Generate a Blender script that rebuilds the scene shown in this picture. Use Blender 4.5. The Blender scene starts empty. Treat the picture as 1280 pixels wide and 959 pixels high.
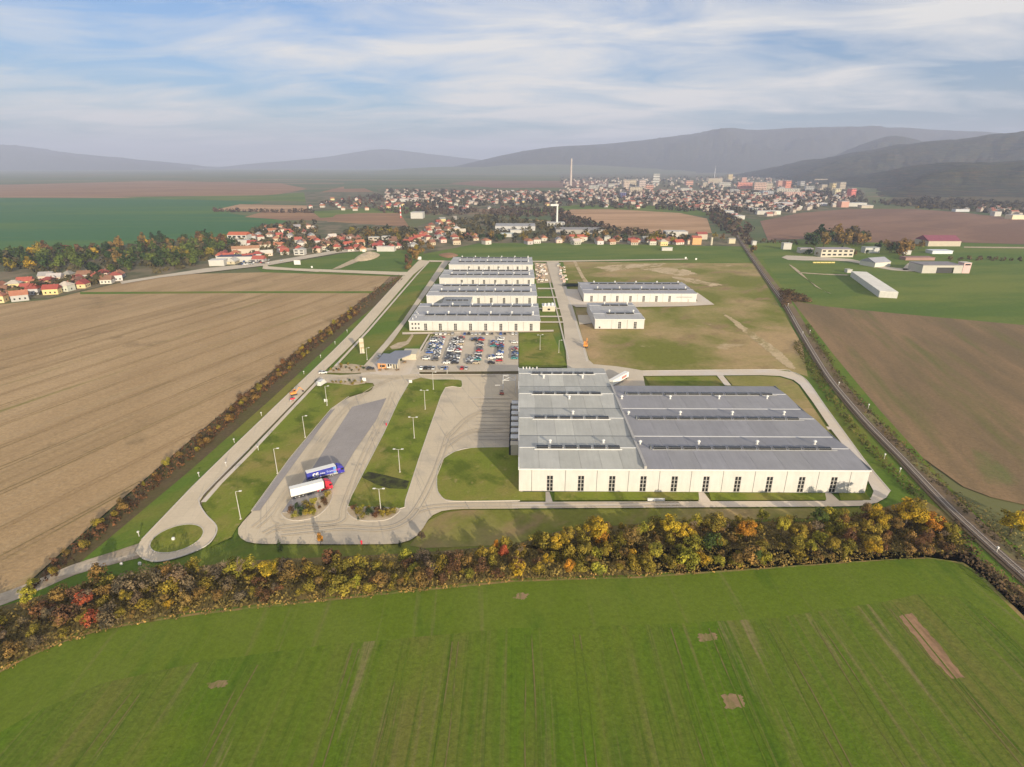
import bpy, bmesh, math, random
import numpy as np
from mathutils import Vector, noise
from mathutils.geometry import tessellate_polygon

rad = math.radians
RND = random.Random(11)
scene = bpy.context.scene
COL = scene.collection

# ------------------------------------------------------------------ camera
F = 720.0            # focal length in pixels of a 1280 px wide picture
CAM_H = 110.0
PITCH = rad(20.9)
YAW = rad(0.6)
cd = bpy.data.cameras.new("camera")
cam = bpy.data.objects.new("camera", cd)
COL.objects.link(cam)
cd.sensor_width = 36.0
cd.lens = F / 1280.0 * 36.0
cd.clip_start = 1.0
cd.clip_end = 60000.0
cam.location = (0, 0, CAM_H)
cam.rotation_euler = (rad(90) - PITCH, 0, YAW)
scene.camera = cam

# ------------------------------------------------------------------ sky, sun, exposure
SUN_EL = rad(14.5)
SUN_DIR = Vector((0.453 * math.cos(SUN_EL), -0.891 * math.cos(SUN_EL), math.sin(SUN_EL))).normalized()
world = bpy.data.worlds.new("World")
scene.world = world
world.use_nodes = True
wn, wl = world.node_tree.nodes, world.node_tree.links
wn.clear()
wout = wn.new("ShaderNodeOutputWorld")
wbg = wn.new("ShaderNodeBackground")
wl.new(wbg.outputs[0], wout.inputs[0])
sky = wn.new("ShaderNodeTexSky")
sky.sky_type = 'NISHITA'
sky.sun_disc = False
sky.sun_elevation = SUN_EL
sky.sun_rotation = math.atan2(SUN_DIR.x, SUN_DIR.y)
sky.air_density = 1.0
sky.dust_density = 1.5
sky.ozone_density = 1.0
wbg.inputs[1].default_value = 0.12


def wmath(op, a, b=None):
    n = wn.new("ShaderNodeMath")
    n.operation = op
    for i, v in enumerate((a, b)):
        if v is None:
            continue
        if isinstance(v, (int, float)):
            n.inputs[i].default_value = v
        else:
            wl.new(v, n.inputs[i])
    return n.outputs[0]


tc = wn.new("ShaderNodeTexCoord")
sep = wn.new("ShaderNodeSeparateXYZ")
wl.new(tc.outputs["Generated"], sep.inputs[0])
zz = wmath('ADD', wmath('MAXIMUM', sep.outputs[2], 0.0), 0.10)
cmb = wn.new("ShaderNodeCombineXYZ")
wl.new(wmath('MULTIPLY', wmath('DIVIDE', sep.outputs[0], zz), 0.62), cmb.inputs[0])
wl.new(wmath('DIVIDE', sep.outputs[1], zz), cmb.inputs[1])
rot = wn.new("ShaderNodeMapping")
rot.inputs["Rotation"].default_value = (0, 0, rad(9))
rot.inputs["Location"].default_value = (3.1, 0.35, 0)
wl.new(cmb.outputs[0], rot.inputs[0])


def wnoise(vec, scale, detail, rough, dist=0.0):
    n = wn.new("ShaderNodeTexNoise")
    n.inputs["Scale"].default_value = scale
    n.inputs["Detail"].default_value = detail
    n.inputs["Roughness"].default_value = rough
    n.inputs["Distortion"].default_value = dist
    wl.new(vec, n.inputs["Vector"])
    return n.outputs[0]


n1 = wnoise(rot.outputs[0], 0.55, 3, 0.5, 0.4)
n2 = wnoise(rot.outputs[0], 1.5, 9, 0.60, 0.7)
dens = wmath('ADD', wmath('MULTIPLY', n1, 0.55), wmath('MULTIPLY', n2, 0.45))
ramp = wn.new("ShaderNodeValToRGB")
ramp.color_ramp.elements[0].position = 0.42
ramp.color_ramp.elements[0].color = (0.05, 0.05, 0.05, 1)
ramp.color_ramp.elements[1].position = 0.585
ramp.color_ramp.elements[1].color = (0.97, 0.97, 0.97, 1)
wl.new(dens, ramp.inputs[0])
skym = wn.new("ShaderNodeVectorMath")
skym.operation = 'MULTIPLY'
wl.new(sky.outputs[0], skym.inputs[0])
skym.inputs[1].default_value = (0.31, 0.55, 0.87)
cmix = wn.new("ShaderNodeMixRGB")
cmix.inputs[2].default_value = (5.6, 5.4, 5.1, 1)       # bright thin cloud
wl.new(ramp.outputs[0], cmix.inputs[0])
wl.new(skym.outputs[0], cmix.inputs[1])
wl.new(cmix.outputs[0], wbg.inputs[0])

sd = bpy.data.lights.new("sun", 'SUN')
sd.energy = 5.0
sd.angle = rad(0.5)
sd.color = (1.0, 0.85, 0.63)
so = bpy.data.objects.new("sun", sd)
COL.objects.link(so)
so.location = (200, -300, 300)
so.rotation_euler = SUN_DIR.to_track_quat('Z', 'Y').to_euler()

vs = scene.view_settings
scene.display_settings.display_device = 'sRGB'
vs.view_transform = 'Standard'
vs.look = 'None'
vs.exposure = 0.42
vs.gamma = 1.0
vs.use_curve_mapping = False
scene.cycles.use_denoising = True
scene.cycles.max_bounces = 5
scene.cycles.diffuse_bounces = 3
scene.cycles.glossy_bounces = 2
scene.cycles.volume_bounces = 1
scene.cycles.transparent_max_bounces = 4

# ------------------------------------------------------------------ helpers


def ray(px, py):
    dx = (px - 640) / F
    dz = -(py - 479.5) / F
    x = dx
    y = math.cos(PITCH) + math.sin(PITCH) * dz
    z = -math.sin(PITCH) + math.cos(PITCH) * dz
    return (x * math.cos(YAW) - y * math.sin(YAW), x * math.sin(YAW) + y * math.cos(YAW), z)


def at(px, py, z=0.0):
    """world point at height z that the photograph shows at px, py"""
    r = ray(px, py)
    t = (z - CAM_H) / r[2]
    return Vector((r[0] * t, r[1] * t, z))


def at_dist(px, py, Y):
    r = ray(px, py)
    t = Y / r[1]
    return Vector((r[0] * t, Y, CAM_H + r[2] * t))


def link(o, parent=None):
    COL.objects.link(o)
    if parent is not None:
        o.parent = parent
    return o


def tag(o, label=None, cat=None, group=None, kind=None):
    if label:
        o['label'] = label
    if cat:
        o['category'] = cat
    if group:
        o['group'] = group
    if kind:
        o['kind'] = kind
    return o


def thing(name, label, cat, loc=(0, 0, 0), rz=0.0, group=None):
    o = bpy.data.objects.new(name, None)
    o.empty_display_size = 0.5
    link(o)
    o.location = loc
    o.rotation_euler = (0, 0, rz)
    return tag(o, label, cat, group)


class MB:
    """collects simple solids and links them as one mesh object"""

    def __init__(self):
        self.v, self.f, self.m = [], [], []

    def poly(self, pts, mi=0):
        n = len(self.v)
        self.v += [tuple(p) for p in pts]
        self.f.append(tuple(range(n, n + len(pts))))
        self.m.append(mi)

    def box(self, x0, x1, y0, y1, z0, z1, mi=0):
        n = len(self.v)
        self.v += [(x0, y0, z0), (x1, y0, z0), (x1, y1, z0), (x0, y1, z0), (x0, y0, z1), (x1, y0, z1), (x1, y1, z1), (x0, y1, z1)]
        for q in ((0, 3, 2, 1), (4, 5, 6, 7), (0, 1, 5, 4), (1, 2, 6, 5), (2, 3, 7, 6), (3, 0, 4, 7)):
            self.f.append(tuple(n + k for k in q))
            self.m.append(mi)
        return self

    def prism(self, prof, y0, y1, mi=0):
        """profile in x, z extruded along y (counter clockwise seen from -y)"""
        n, k = len(self.v), len(prof)
        self.v += [(p[0], y0, p[1]) for p in prof] + [(p[0], y1, p[1]) for p in prof]
        self.f.append(tuple(range(n, n + k)))
        self.m.append(mi)
        self.f.append(tuple(range(n + 2 * k - 1, n + k - 1, -1)))
        self.m.append(mi)
        for i in range(k):
            j = (i + 1) % k
            self.f.append((n + j, n + i, n + k + i, n + k + j))
            self.m.append(mi)
        return self

    def tube(self, p0, p1, r0, r1, n=8, mi=0, caps=True):
        p0, p1 = Vector(p0), Vector(p1)
        d = (p1 - p0).normalized()
        u = d.orthogonal().normalized()
        w = d.cross(u)
        b = len(self.v)
        for p, r in ((p0, r0), (p1, r1)):
            for i in range(n):
                a = 2 * math.pi * i / n
                self.v.append(tuple(p + (u * math.cos(a) + w * math.sin(a)) * r))
        for i in range(n):
            j = (i + 1) % n
            self.f.append((b + i, b + j, b + n + j, b + n + i))
            self.m.append(mi)
        if caps:
            self.f.append(tuple(b + n - 1 - i for i in range(n)))
            self.f.append(tuple(b + n + i for i in range(n)))
            self.m += [mi, mi]
        return self

    def data(self, name, mats, off=None):
        me = bpy.data.meshes.new(name)
        v = self.v
        if off is not None:
            v = [(a[0] - off[0], a[1] - off[1], a[2] - off[2]) for a in v]
        me.from_pydata(v, [], self.f)
        if not isinstance(mats, (list, tuple)):
            mats = [mats]
        for m in mats:
            me.materials.append(m)
        if len(mats) > 1:
            me.polygons.foreach_set("material_index", self.m)
        me.update()
        return me

    def build(self, name, mats, parent=None, off=None):
        return link(bpy.data.objects.new(name, self.data(name, mats, off)), parent)


def copy_tree(o, parent=None, color=None):
    c = o.copy()
    COL.objects.link(c)
    c.parent = parent
    if color is not None:
        c.color = color
    for ch in list(o.children):
        copy_tree(ch, c, color if ch.get('tint') is None else None)
    return c


def srgb(r, g, b):
    def f(c):
        c /= 255.0
        return c / 12.92 if c <= 0.04045 else ((c + 0.055) / 1.055) ** 2.4
    return (f(r), f(g), f(b), 1)


def ordinal(n):
    if 10 <= n % 100 <= 20:
        return f"{n}th"
    return f"{n}" + {1: "st", 2: "nd", 3: "rd"}.get(n % 10, "th")


# ------------------------------------------------------------------ materials


class NT:
    def __init__(self, m):
        m.use_nodes = True
        self.t = m.node_tree
        self.n, self.l = self.t.nodes, self.t.links
        self.b = self.n["Principled BSDF"]

    def new(self, kind, **kw):
        n = self.n.new(kind)
        for k, v in kw.items():
            setattr(n, k, v)
        return n

    def noise(self, vec, scale, detail=4.0, rough=0.55, dist=0.0):
        n = self.new("ShaderNodeTexNoise")
        n.inputs["Scale"].default_value = scale
        n.inputs["Detail"].default_value = detail
        n.inputs["Roughness"].default_value = rough
        n.inputs["Distortion"].default_value = dist
        if vec is not None:
            self.l.new(vec, n.inputs["Vector"])
        return n.outputs[0]

    def ramp(self, fac, p0, p1, c0=(0, 0, 0, 1), c1=(1, 1, 1, 1)):
        r = self.new("ShaderNodeValToRGB")
        r.color_ramp.elements[0].position = p0
        r.color_ramp.elements[1].position = p1
        r.color_ramp.elements[0].color = c0
        r.color_ramp.elements[1].color = c1
        self.l.new(fac, r.inputs[0])
        return r.outputs[0]

    def mix(self, fac, a, b, mode='MIX'):
        m = self.new("ShaderNodeMixRGB", blend_type=mode)
        for i, v in enumerate((fac, a, b)):
            if isinstance(v, (int, float)):
                m.inputs[i].default_value = v
            elif isinstance(v, tuple):
                m.inputs[i].default_value = v if len(v) == 4 else v + (1,)
            else:
                self.l.new(v, m.inputs[i])
        return m.outputs[0]

    def pos(self, angle=0.0, scale=(1, 1, 1), loc=(0, 0, 0)):
        g = self.new("ShaderNodeNewGeometry")
        mp = self.new("ShaderNodeMapping", vector_type='POINT')
        r = self.new("ShaderNodeVectorRotate", rotation_type='Z_AXIS')
        r.inputs["Angle"].default_value = angle
        self.l.new(g.outputs["Position"], r.inputs["Vector"])
        self.l.new(r.outputs[0], mp.inputs[0])
        mp.inputs["Scale"].default_value = scale
        mp.inputs["Location"].default_value = loc
        return mp.outputs[0]

    def bump(self, h, strength, dist):
        b = self.new("ShaderNodeBump")
        b.inputs["Strength"].default_value = strength
        b.inputs["Distance"].default_value = dist
        self.l.new(h, b.inputs["Height"])
        self.l.new(b.outputs[0], self.b.inputs["Normal"])


def plain(name, col, rough=0.6, var=0.15, scale=1.5, objcol=False, metal=0.0, spec=0.5):
    """painted or mineral surface with blotches, worn by noise; objcol: colour of the object"""
    m = bpy.data.materials.new(name)
    t = NT(m)
    col = tuple(col) if len(col) == 4 else tuple(col) + (1,)
    base = col
    if objcol:
        base = t.new("ShaderNodeObjectInfo").outputs["Color"]
    p = t.pos()
    a = t.noise(p, scale, 5, 0.6)
    dark = t.mix(1.0, base, (1 - var * 1.6,) * 3 + (1,), 'MULTIPLY')
    c = t.mix(t.ramp(a, 0.35, 0.65), dark, base)
    t.l.new(c, t.b.inputs["Base Color"])
    t.b.inputs["Roughness"].default_value = rough
    t.b.inputs["Metallic"].default_value = metal
    t.b.inputs["Specular IOR Level"].default_value = spec
    return m


def streaked(m, sx, sy, amount):
    """rain and dirt streaks that run down a roof slope or a wall"""
    t = NT(m)
    n = t.noise(t.pos(0, (sx, sy, sy)), 1.0, 5, 0.65)
    src = t.b.inputs["Base Color"].links[0].from_socket
    t.l.new(t.mix(1.0, src, t.ramp(n, 0.35, 0.65, (1 - amount,) * 3 + (1,), (1 + amount * .5,) * 3 + (1,)), 'MULTIPLY'), t.b.inputs["Base Color"])
    return m


def ground_mat(name, layers, base, fine=(0.25, 1.2), rough=0.95, bump=0.0):
    """ground: base colour, then layers of (colour, angle, (sx, sy), noise scale, p0, p1)"""
    m = bpy.data.materials.new(name)
    t = NT(m)
    c = tuple(base) + (1,)
    for k, (col, ang, sc, ns, p0, p1) in enumerate(layers):
        v = t.pos(ang, (sc[0], sc[1], 1), (17.3 * k, 9.1 * k, 0))
        n = t.noise(v, ns, 5, 0.6)
        c = t.mix(t.ramp(n, p0, p1), c, tuple(col) + (1,))
    f = t.noise(t.pos(), fine[1], 3, 0.7)
    c = t.mix(1.0, c, t.ramp(f, 0.2, 0.8, (1 - fine[0],) * 3 + (1,), (1 + fine[0],) * 3 + (1,)), 'MULTIPLY')
    t.l.new(c, t.b.inputs["Base Color"])
    t.b.inputs["Roughness"].default_value = rough
    t.b.inputs["Specular IOR Level"].default_value = 0.15
    if bump:
        t.bump(f, 0.6, bump)
    return m


def with_joints(m, size, strength=0.05, width=0.012):
    """slab joints of a paved surface as fine recessed lines"""
    t = NT(m)
    br = t.new("ShaderNodeTexBrick")
    br.offset = 0.0
    br.inputs["Scale"].default_value = 1.0 / size
    br.inputs["Mortar Size"].default_value = width
    br.inputs["Brick Width"].default_value = 1.0
    br.inputs["Row Height"].default_value = 1.0
    br.inputs["Color1"].default_value = (1, 1, 1, 1)
    br.inputs["Color2"].default_value = (.965, .96, .95, 1)
    br.inputs["Mortar"].default_value = (1 - strength * 3,) * 3 + (1,)
    t.l.new(t.pos(rad(-4)), br.inputs["Vector"])
    src = t.b.inputs["Base Color"].links[0].from_socket
    t.l.new(t.mix(1.0, src, br.outputs["Color"], 'MULTIPLY'), t.b.inputs["Base Color"])
    return m


def leaf_mat(name):
    m = bpy.data.materials.new(name)
    t = NT(m)
    oc = t.new("ShaderNodeObjectInfo").outputs["Color"]
    at_ = t.new("ShaderNodeAttribute", attribute_name="tint")
    g = t.new("ShaderNodeNewGeometry")
    c = t.mix(1.0, oc, t.ramp(at_.outputs["Fac"], 0.0, 1.0, (0.5, 0.55, 0.6, 1), (1.5, 1.42, 1.25, 1)), 'MULTIPLY')
    c = t.mix(1.0, c, t.ramp(g.outputs["Random Per Island"], 0.0, 1.0, (0.66, 0.7, 0.7, 1), (1.38, 1.3, 1.2, 1)), 'MULTIPLY')
    t.l.new(c, t.b.inputs["Base Color"])
    t.b.inputs["Roughness"].default_value = 0.8
    t.b.inputs["Specular IOR Level"].default_value = 0.2
    tr = t.new("ShaderNodeBsdfTranslucent")
    t.l.new(c, tr.inputs[0])
    ms = t.new("ShaderNodeMixShader")
    ms.inputs[0].default_value = 0.25
    t.l.new(t.b.outputs[0], ms.inputs[1])
    t.l.new(tr.outputs[0], ms.inputs[2])
    t.l.new(ms.outputs[0], t.n["Material Output"].inputs[0])
    return m


def glass_mat(name, col):
    m = bpy.data.materials.new(name)
    t = NT(m)
    t.b.inputs["Base Color"].default_value = col + (1,)
    t.b.inputs["Roughness"].default_value = 0.25
    t.b.inputs["Specular IOR Level"].default_value = 0.35
    return m


LEAF = leaf_mat("leaves")
BARK = plain("bark", (0.10, 0.075, 0.05), 0.9, 0.2, 3)
CONCRETE = ground_mat("concrete_paving", [((0.60, 0.505, 0.37), 0.1, (0.05, 0.012), 1.0, 0.4, 0.6),
                                          ((0.40, 0.35, 0.285), 0.5, (0.025, 0.04), 1.0, 0.50, 0.66),
                                          ((0.40, 0.35, 0.29), -0.38, (0.7, 0.012), 1.0, 0.58, 0.68)], (0.56, 0.47, 0.345), (0.06, 0.9))
ROADM = ground_mat("road_concrete", [((0.62, 0.52, 0.385), 0.2, (0.1, 0.02), 1.0, 0.4, 0.62),
                                     ((0.44, 0.39, 0.33), -0.3, (1.2, 0.02), 1.0, 0.6, 0.74)], (0.58, 0.485, 0.355), (0.07, 0.8))
PALE = ground_mat("pale_concrete", [((0.62, 0.55, 0.48), 0.2, (0.06, 0.06), 1.0, 0.4, 0.62)], (0.62, 0.525, 0.41), (0.05, 0.8))
PAVER = ground_mat("grey_pavers", [((0.29, 0.265, 0.255), 0.3, (0.08, 0.03), 1.0, 0.4, 0.62)], (0.335, 0.305, 0.29), (0.10, 1.5))
for _m, _s in ((CONCRETE, 6.0), (ROADM, 5.0), (PALE, 4.0), (PAVER, 3.0)):
    with_joints(_m, _s)
KERBM = plain("kerb_stone", (0.60, 0.54, 0.46), 0.9, 0.1, 1.0)
# ------------------------------------------------------------------ ground, fields and roads


def catmull(pts, n=5, closed=True):
    out = []
    k = len(pts)
    rng = range(k) if closed else range(k - 1)
    for i in rng:
        if closed:
            p0, p1, p2, p3 = pts[i - 1], pts[i], pts[(i + 1) % k], pts[(i + 2) % k]
        else:
            p0, p1, p2, p3 = pts[max(i - 1, 0)], pts[i], pts[i + 1], pts[min(i + 2, k - 1)]
        for s in range(n):
            t = s / n
            out.append(tuple(0.5 * ((2 * p1[c]) + (-p0[c] + p2[c]) * t + (2 * p0[c] - 5 * p1[c] + 4 * p2[c] - p3[c]) * t * t
                                    + (-p0[c] + 3 * p1[c] - 3 * p2[c] + p3[c]) * t ** 3) for c in range(2)))
    if not closed:
        out.append(tuple(pts[-1][:2]))
    return out


def inside(p, poly):
    x, y = p[0], p[1]
    c = False
    j = len(poly) - 1
    for i in range(len(poly)):
        xi, yi = poly[i][0], poly[i][1]
        xj, yj = poly[j][0], poly[j][1]
        if (yi > y) != (yj > y) and x < (xj - xi) * (y - yi) / (yj - yi) + xi:
            c = not c
        j = i
    return c


def sheet_world(name, pts, z, m, kind='structure'):
    bm = bmesh.new()
    f = bm.faces.new([bm.verts.new((q[0], q[1], z)) for q in pts])
    f.normal_update()
    if f.normal.z < 0:
        f.normal_flip()
    bmesh.ops.triangulate(bm, faces=[f], ngon_method='EAR_CLIP')
    me = bpy.data.meshes.new(name)
    bm.to_mesh(me)
    bm.free()
    me.materials.append(m)
    o = link(bpy.data.objects.new(name, me))
    o['kind'] = kind
    return o


def wpts(pts, curve=0, closed=True):
    w = [tuple(at(*p)[:2]) for p in pts]
    return catmull(w, curve, closed) if curve else w


def sheet(name, pts, z, m, curve=0):
    return sheet_world(name, wpts(pts, curve), z, m)


def ribbon_world(name, line, w0, w1, z0, z1, m, closed=False, kind='structure', build=True):
    """band along a world line between offsets w0 (left is +) and w1, with thickness"""
    n = len(line)
    vs_, fs = [], []
    for i, p in enumerate(line):
        a = Vector(line[i - 1] if (i > 0 or closed) else line[i])
        b = Vector(line[(i + 1) % n] if (i < n - 1 or closed) else line[i])
        d = (b - a)
        d = d.normalized() if d.length > 1e-6 else Vector((1, 0))
        nn = Vector((-d.y, d.x))
        P = Vector(p)
        for w, z in ((w0, z0), (w0, z1), (w1, z1), (w1, z0)):
            q = P + nn * w
            vs_.append((q.x, q.y, z))
    rng = range(n) if closed else range(n - 1)
    for i in rng:
        j = (i + 1) % n
        for k in range(3):
            fs.append((4 * i + k, 4 * j + k, 4 * j + k + 1, 4 * i + k + 1))
    me = bpy.data.meshes.new(name)
    me.from_pydata(vs_, [], fs)
    me.materials.append(m)
    bm = bmesh.new()
    bm.from_mesh(me)
    bmesh.ops.recalc_face_normals(bm, faces=bm.faces)
    up = sum(f.normal.z * f.calc_area() for f in bm.faces)
    if up < 0:
        bmesh.ops.reverse_faces(bm, faces=bm.faces)
    bm.to_mesh(me)
    bm.free()
    o = link(bpy.data.objects.new(name, me))
    o['kind'] = kind
    return o


def kerb(line, z=0.0, h=0.12, w=0.28):
    return ribbon_world("kerb", line, w / 2, -w / 2, z - 0.1, z + h, KERBM, True)


def island(name, pts, m, curve=4, z=0.03, rise=0.10):
    w = wpts(pts, curve)
    o = sheet_world(name, w, z + rise, m)
    kerb(w, z, rise + 0.03)
    return o


GREEN_A = (0.085, 0.16, 0.012)
GREEN_B = (0.15, 0.18, 0.035)
FIELD_G = ground_mat("young_crop", [((0.140, 0.142, 0.028), 0.0, (0.05, 0.004), 1.0, 0.45, 0.66),
                                    ((0.060, 0.118, 0.005), 0.0, (0.17, 0.006), 1.0, 0.53, 0.74),
                                    ((0.165, 0.15, 0.048), 0.0, (0.5, 0.009), 1.0, 0.56, 0.73),
                                    ((0.22, 0.175, 0.08), 0.0, (0.24, 0.013), 1.0, 0.62, 0.73),
                                    ((0.052, 0.10, 0.005), 0.0, (1.0, 0.009), 1.0, 0.55, 0.72),
                                    ((0.115, 0.158, 0.012), 0.6, (0.03, 0.02), 1.0, 0.52, 0.72)],
                     (0.088, 0.148, 0.007), (0.30, 1.1), bump=0.2)
HEADL = ground_mat("crop_headland", [((0.125, 0.165, 0.018), 1.5, (0.02, 0.05), 1.0, 0.42, 0.66),
                                     ((0.065, 0.12, 0.007), 1.5, (0.03, 0.09), 1.0, 0.55, 0.72),
                                     ((0.16, 0.16, 0.045), 1.5, (0.008, 0.3), 1.0, 0.58, 0.74)],
                   (0.108, 0.155, 0.010), (0.22, 1.1), bump=0.15)
STUB = ground_mat("stubble", [((0.43, 0.30, 0.165), rad(-19), (0.02, 0.004), 1.0, 0.35, 0.65),
                              ((0.30, 0.205, 0.105), rad(19), (0.07, 0.003), 1.0, 0.46, 0.68),
                              ((0.38, 0.27, 0.15), rad(19), (0.35, 0.006), 1.0, 0.54, 0.72),
                              ((0.24, 0.20, 0.07), rad(19), (0.16, 0.006), 1.0, 0.60, 0.74),
                              ((0.22, 0.155, 0.08), 0.4, (0.03, 0.03), 1.0, 0.60, 0.76)],
                   (0.37, 0.25, 0.13), (0.24, 0.8), bump=0.3)
PLOUGH = ground_mat("ploughed_soil", [((0.26, 0.17, 0.09), rad(15), (0.05, 0.006), 1.0, 0.4, 0.65),
                                      ((0.15, 0.135, 0.05), rad(15), (0.08, 0.007), 1.0, 0.52, 0.68),
                                      ((0.13, 0.15, 0.045), rad(24), (0.03, 0.012), 1.0, 0.62, 0.74)],
                    (0.175, 0.125, 0.068), (0.22, 0.8), bump=0.3)
BROWN_FAR = ground_mat("bare_soil", [((0.33, 0.19, 0.10), 1.45, (0.02, 0.003), 1.0, 0.42, 0.6)], (0.25, 0.14, 0.08), (0.1, 0.05))
TAN_FAR = ground_mat("pale_bare_soil", [((0.50, 0.31, 0.18), 1.5, (0.03, 0.003), 1.0, 0.42, 0.6)], (0.36, 0.22, 0.12), (0.08, 0.05))
REDBROWN = ground_mat("red_brown_soil", [((0.26, 0.15, 0.10), 0.9, (0.012, 0.003), 1.0, 0.42, 0.6),
                                         ((0.30, 0.19, 0.12), -0.4, (0.02, 0.001), 1.0, 0.6, 0.7)], (0.20, 0.115, 0.08), (0.1, 0.1))
TEAL = ground_mat("winter_crop", [((0.10, 0.17, 0.03), 1.5, (0.006, 0.001), 1.0, 0.45, 0.65)], (0.045, 0.135, 0.045), (0.1, 0.05))
MEADOW = ground_mat("meadow_grass", [((0.155, 0.185, 0.035), 1.4, (0.02, 0.006), 1.0, 0.42, 0.65)], (0.09, 0.145, 0.022), (0.15, 0.4))
LAWN = ground_mat("lawn", [((0.25, 0.21, 0.055), 0.4, (0.05, 0.03), 1.0, 0.45, 0.65),
                           ((0.095, 0.125, 0.012), 0.9, (0.07, 0.09), 1.0, 0.50, 0.64),
                           ((0.27, 0.23, 0.08), 0.2, (0.25, 0.18), 1.0, 0.60, 0.72)], (0.165, 0.20, 0.022), (0.2, 1.3), bump=0.1)
VERGE = ground_mat("verge_grass", [((0.19, 0.18, 0.035), 0.9, (0.03, 0.01), 1.0, 0.45, 0.65)], (0.10, 0.16, 0.018), (0.2, 0.9), bump=0.1)
DRY = ground_mat("dry_grass", [((0.40, 0.28, 0.14), 1.2, (0.022, 0.010), 1.0, 0.42, 0.58),
                               ((0.17, 0.175, 0.03), 1.5, (0.010, 0.010), 1.0, 0.45, 0.58),
                               ((0.27, 0.19, 0.09), 0.7, (0.06, 0.03), 1.0, 0.55, 0.68),
                               ((0.50, 0.38, 0.24), 1.2, (0.05, 0.02), 1.0, 0.66, 0.74)], (0.27, 0.235, 0.075), (0.18, 0.5), bump=0.1)
SCRUB = ground_mat("scrub_floor", [((0.10, 0.085, 0.03), 0.5, (0.1, 0.1), 1.0, 0.4, 0.6)], (0.11, 0.08, 0.04), (0.3, 0.8))
FLOORD = ground_mat("hedge_floor", [((0.22, 0.16, 0.06), 0.2, (0.06, 0.2), 1.0, 0.45, 0.65)], (0.16, 0.125, 0.045), (0.3, 0.9))
DIRT = ground_mat("dirt_track", [((0.50, 0.42, 0.32), 1.0, (0.25, 0.05), 1.0, 0.4, 0.6)], (0.32, 0.255, 0.18), (0.2, 0.9))
SAND = ground_mat("sand", [((0.52, 0.42, 0.29), 1.0, (0.25, 0.25), 1.0, 0.4, 0.6)], (0.42, 0.33, 0.22), (0.15, 1.4))
SANDY = ground_mat("worn_meadow_earth", [((0.30, 0.235, 0.10), 0.4, (0.12, 0.05), 1.0, 0.50, 0.62), ((0.60, 0.47, 0.30), 1.2, (0.2, 0.1), 1.0, 0.55, 0.68)], (0.49, 0.375, 0.225), (0.25, 0.7))
FARG = ground_mat("plain", [((0.15, 0.15, 0.06), 1.5, (0.004, 0.0006), 1.0, 0.4, 0.6),
                            ((0.24, 0.16, 0.10), 1.4, (0.005, 0.0008), 1.0, 0.56, 0.62)], (0.09, 0.12, 0.05), (0.1, 0.01))
TOWNG = ground_mat("town_ground", [((0.20, 0.16, 0.10), 0.3, (0.03, 0.02), 1.0, 0.45, 0.6)], (0.10, 0.105, 0.05), (0.2, 0.05))
ASPH = ground_mat("worn_paving", [((0.57, 0.49, 0.38), 0.2, (0.05, 0.05), 1.0, 0.4, 0.6)], (0.50, 0.43, 0.335), (0.06, 0.8))

# the plain to the horizon
sheet_world("ground", [(-26000, -600), (26000, -600), (26000, 30000), (-26000, 30000)], -0.9, FARG)
zf = -0.80


def far(name, pts, m, curve=0):
    global zf
    zf += 0.012
    return sheet(name, pts, zf, m, curve)


# distant fields
far("field", [(-260, 232), (0, 231), (200, 226), (350, 229), (385, 236), (330, 246), (100, 248), (-260, 250)], BROWN_FAR)
far("field", [(150, 246), (330, 244), (385, 240), (385, 252), (200, 249)], MEADOW)
far("field", [(-500, 340), (-300, 250), (0, 247), (180, 247.5), (330, 252), (300, 258), (285, 266), (330, 272), (360, 276), (300, 296), (200, 302), (0, 318)], TEAL)
far("field", [(268, 262), (300, 255), (400, 257), (415, 263), (345, 265)], TAN_FAR)
far("field", [(305, 271), (330, 264), (400, 266), (440, 272), (420, 276), (350, 274)], BROWN_FAR)
far("field", [(400, 240), (430, 233), (455, 235), (475, 243), (420, 246)], BROWN_FAR)
far("field", [(380, 240), (480, 240), (520, 252), (520, 266), (460, 268), (385, 266)], TOWNG)
far("town_ground", [(470, 236), (560, 234), (700, 240), (700, 216), (1010, 216), (1080, 238), (1090, 258), (950, 274), (900, 268), (700, 259), (500, 262)], TOWNG)
far("field", [(390, 264), (500, 258), (530, 262), (520, 266), (470, 268), (400, 272)], MEADOW)
far("field", [(398, 284), (420, 268), (450, 266), (500, 266), (512, 284), (470, 287)], BROWN_FAR)
far("field", [(600, 218), (700, 216), (700, 232), (560, 233), (430, 236), (430, 228)], FARG)
far("field", [(560, 229), (600, 226), (760, 226), (760, 234), (620, 235)], REDBROWN)
far("field", [(640, 264), (720, 256), (880, 258), (905, 264), (905, 270), (850, 268), (760, 262), (700, 268)], MEADOW)
far("field", [(693, 266), (715, 261.5), (760, 261), (850, 266), (884, 273), (890, 291), (820, 292), (775, 290), (742, 276), (720, 270)], TAN_FAR)
far("field", [(575, 275), (640, 273), (690, 276), (680, 284), (575, 286)], TAN_FAR)
far("field", [(950, 276), (1000, 266), (1060, 261), (1140, 261), (1200, 265), (1330, 280), (1330, 306), (1180, 302), (1090, 303), (1010, 298), (960, 300)], REDBROWN)
far("field", [(1140, 236), (1500, 245), (1500, 272), (1290, 270), (1190, 262), (1100, 254)], SCRUB)
far("village_ground", [(-200, 378), (-200, 330), (0, 318), (200, 302), (300, 294), (330, 280), (400, 276), (520, 284), (560, 266), (620, 270), (690, 278), (740, 280), (780, 292), (935, 292), (940, 308), (690, 304), (600, 305), (530, 322), (450, 314), (340, 328), (270, 338), (150, 352), (60, 372)], TOWNG)
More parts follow.
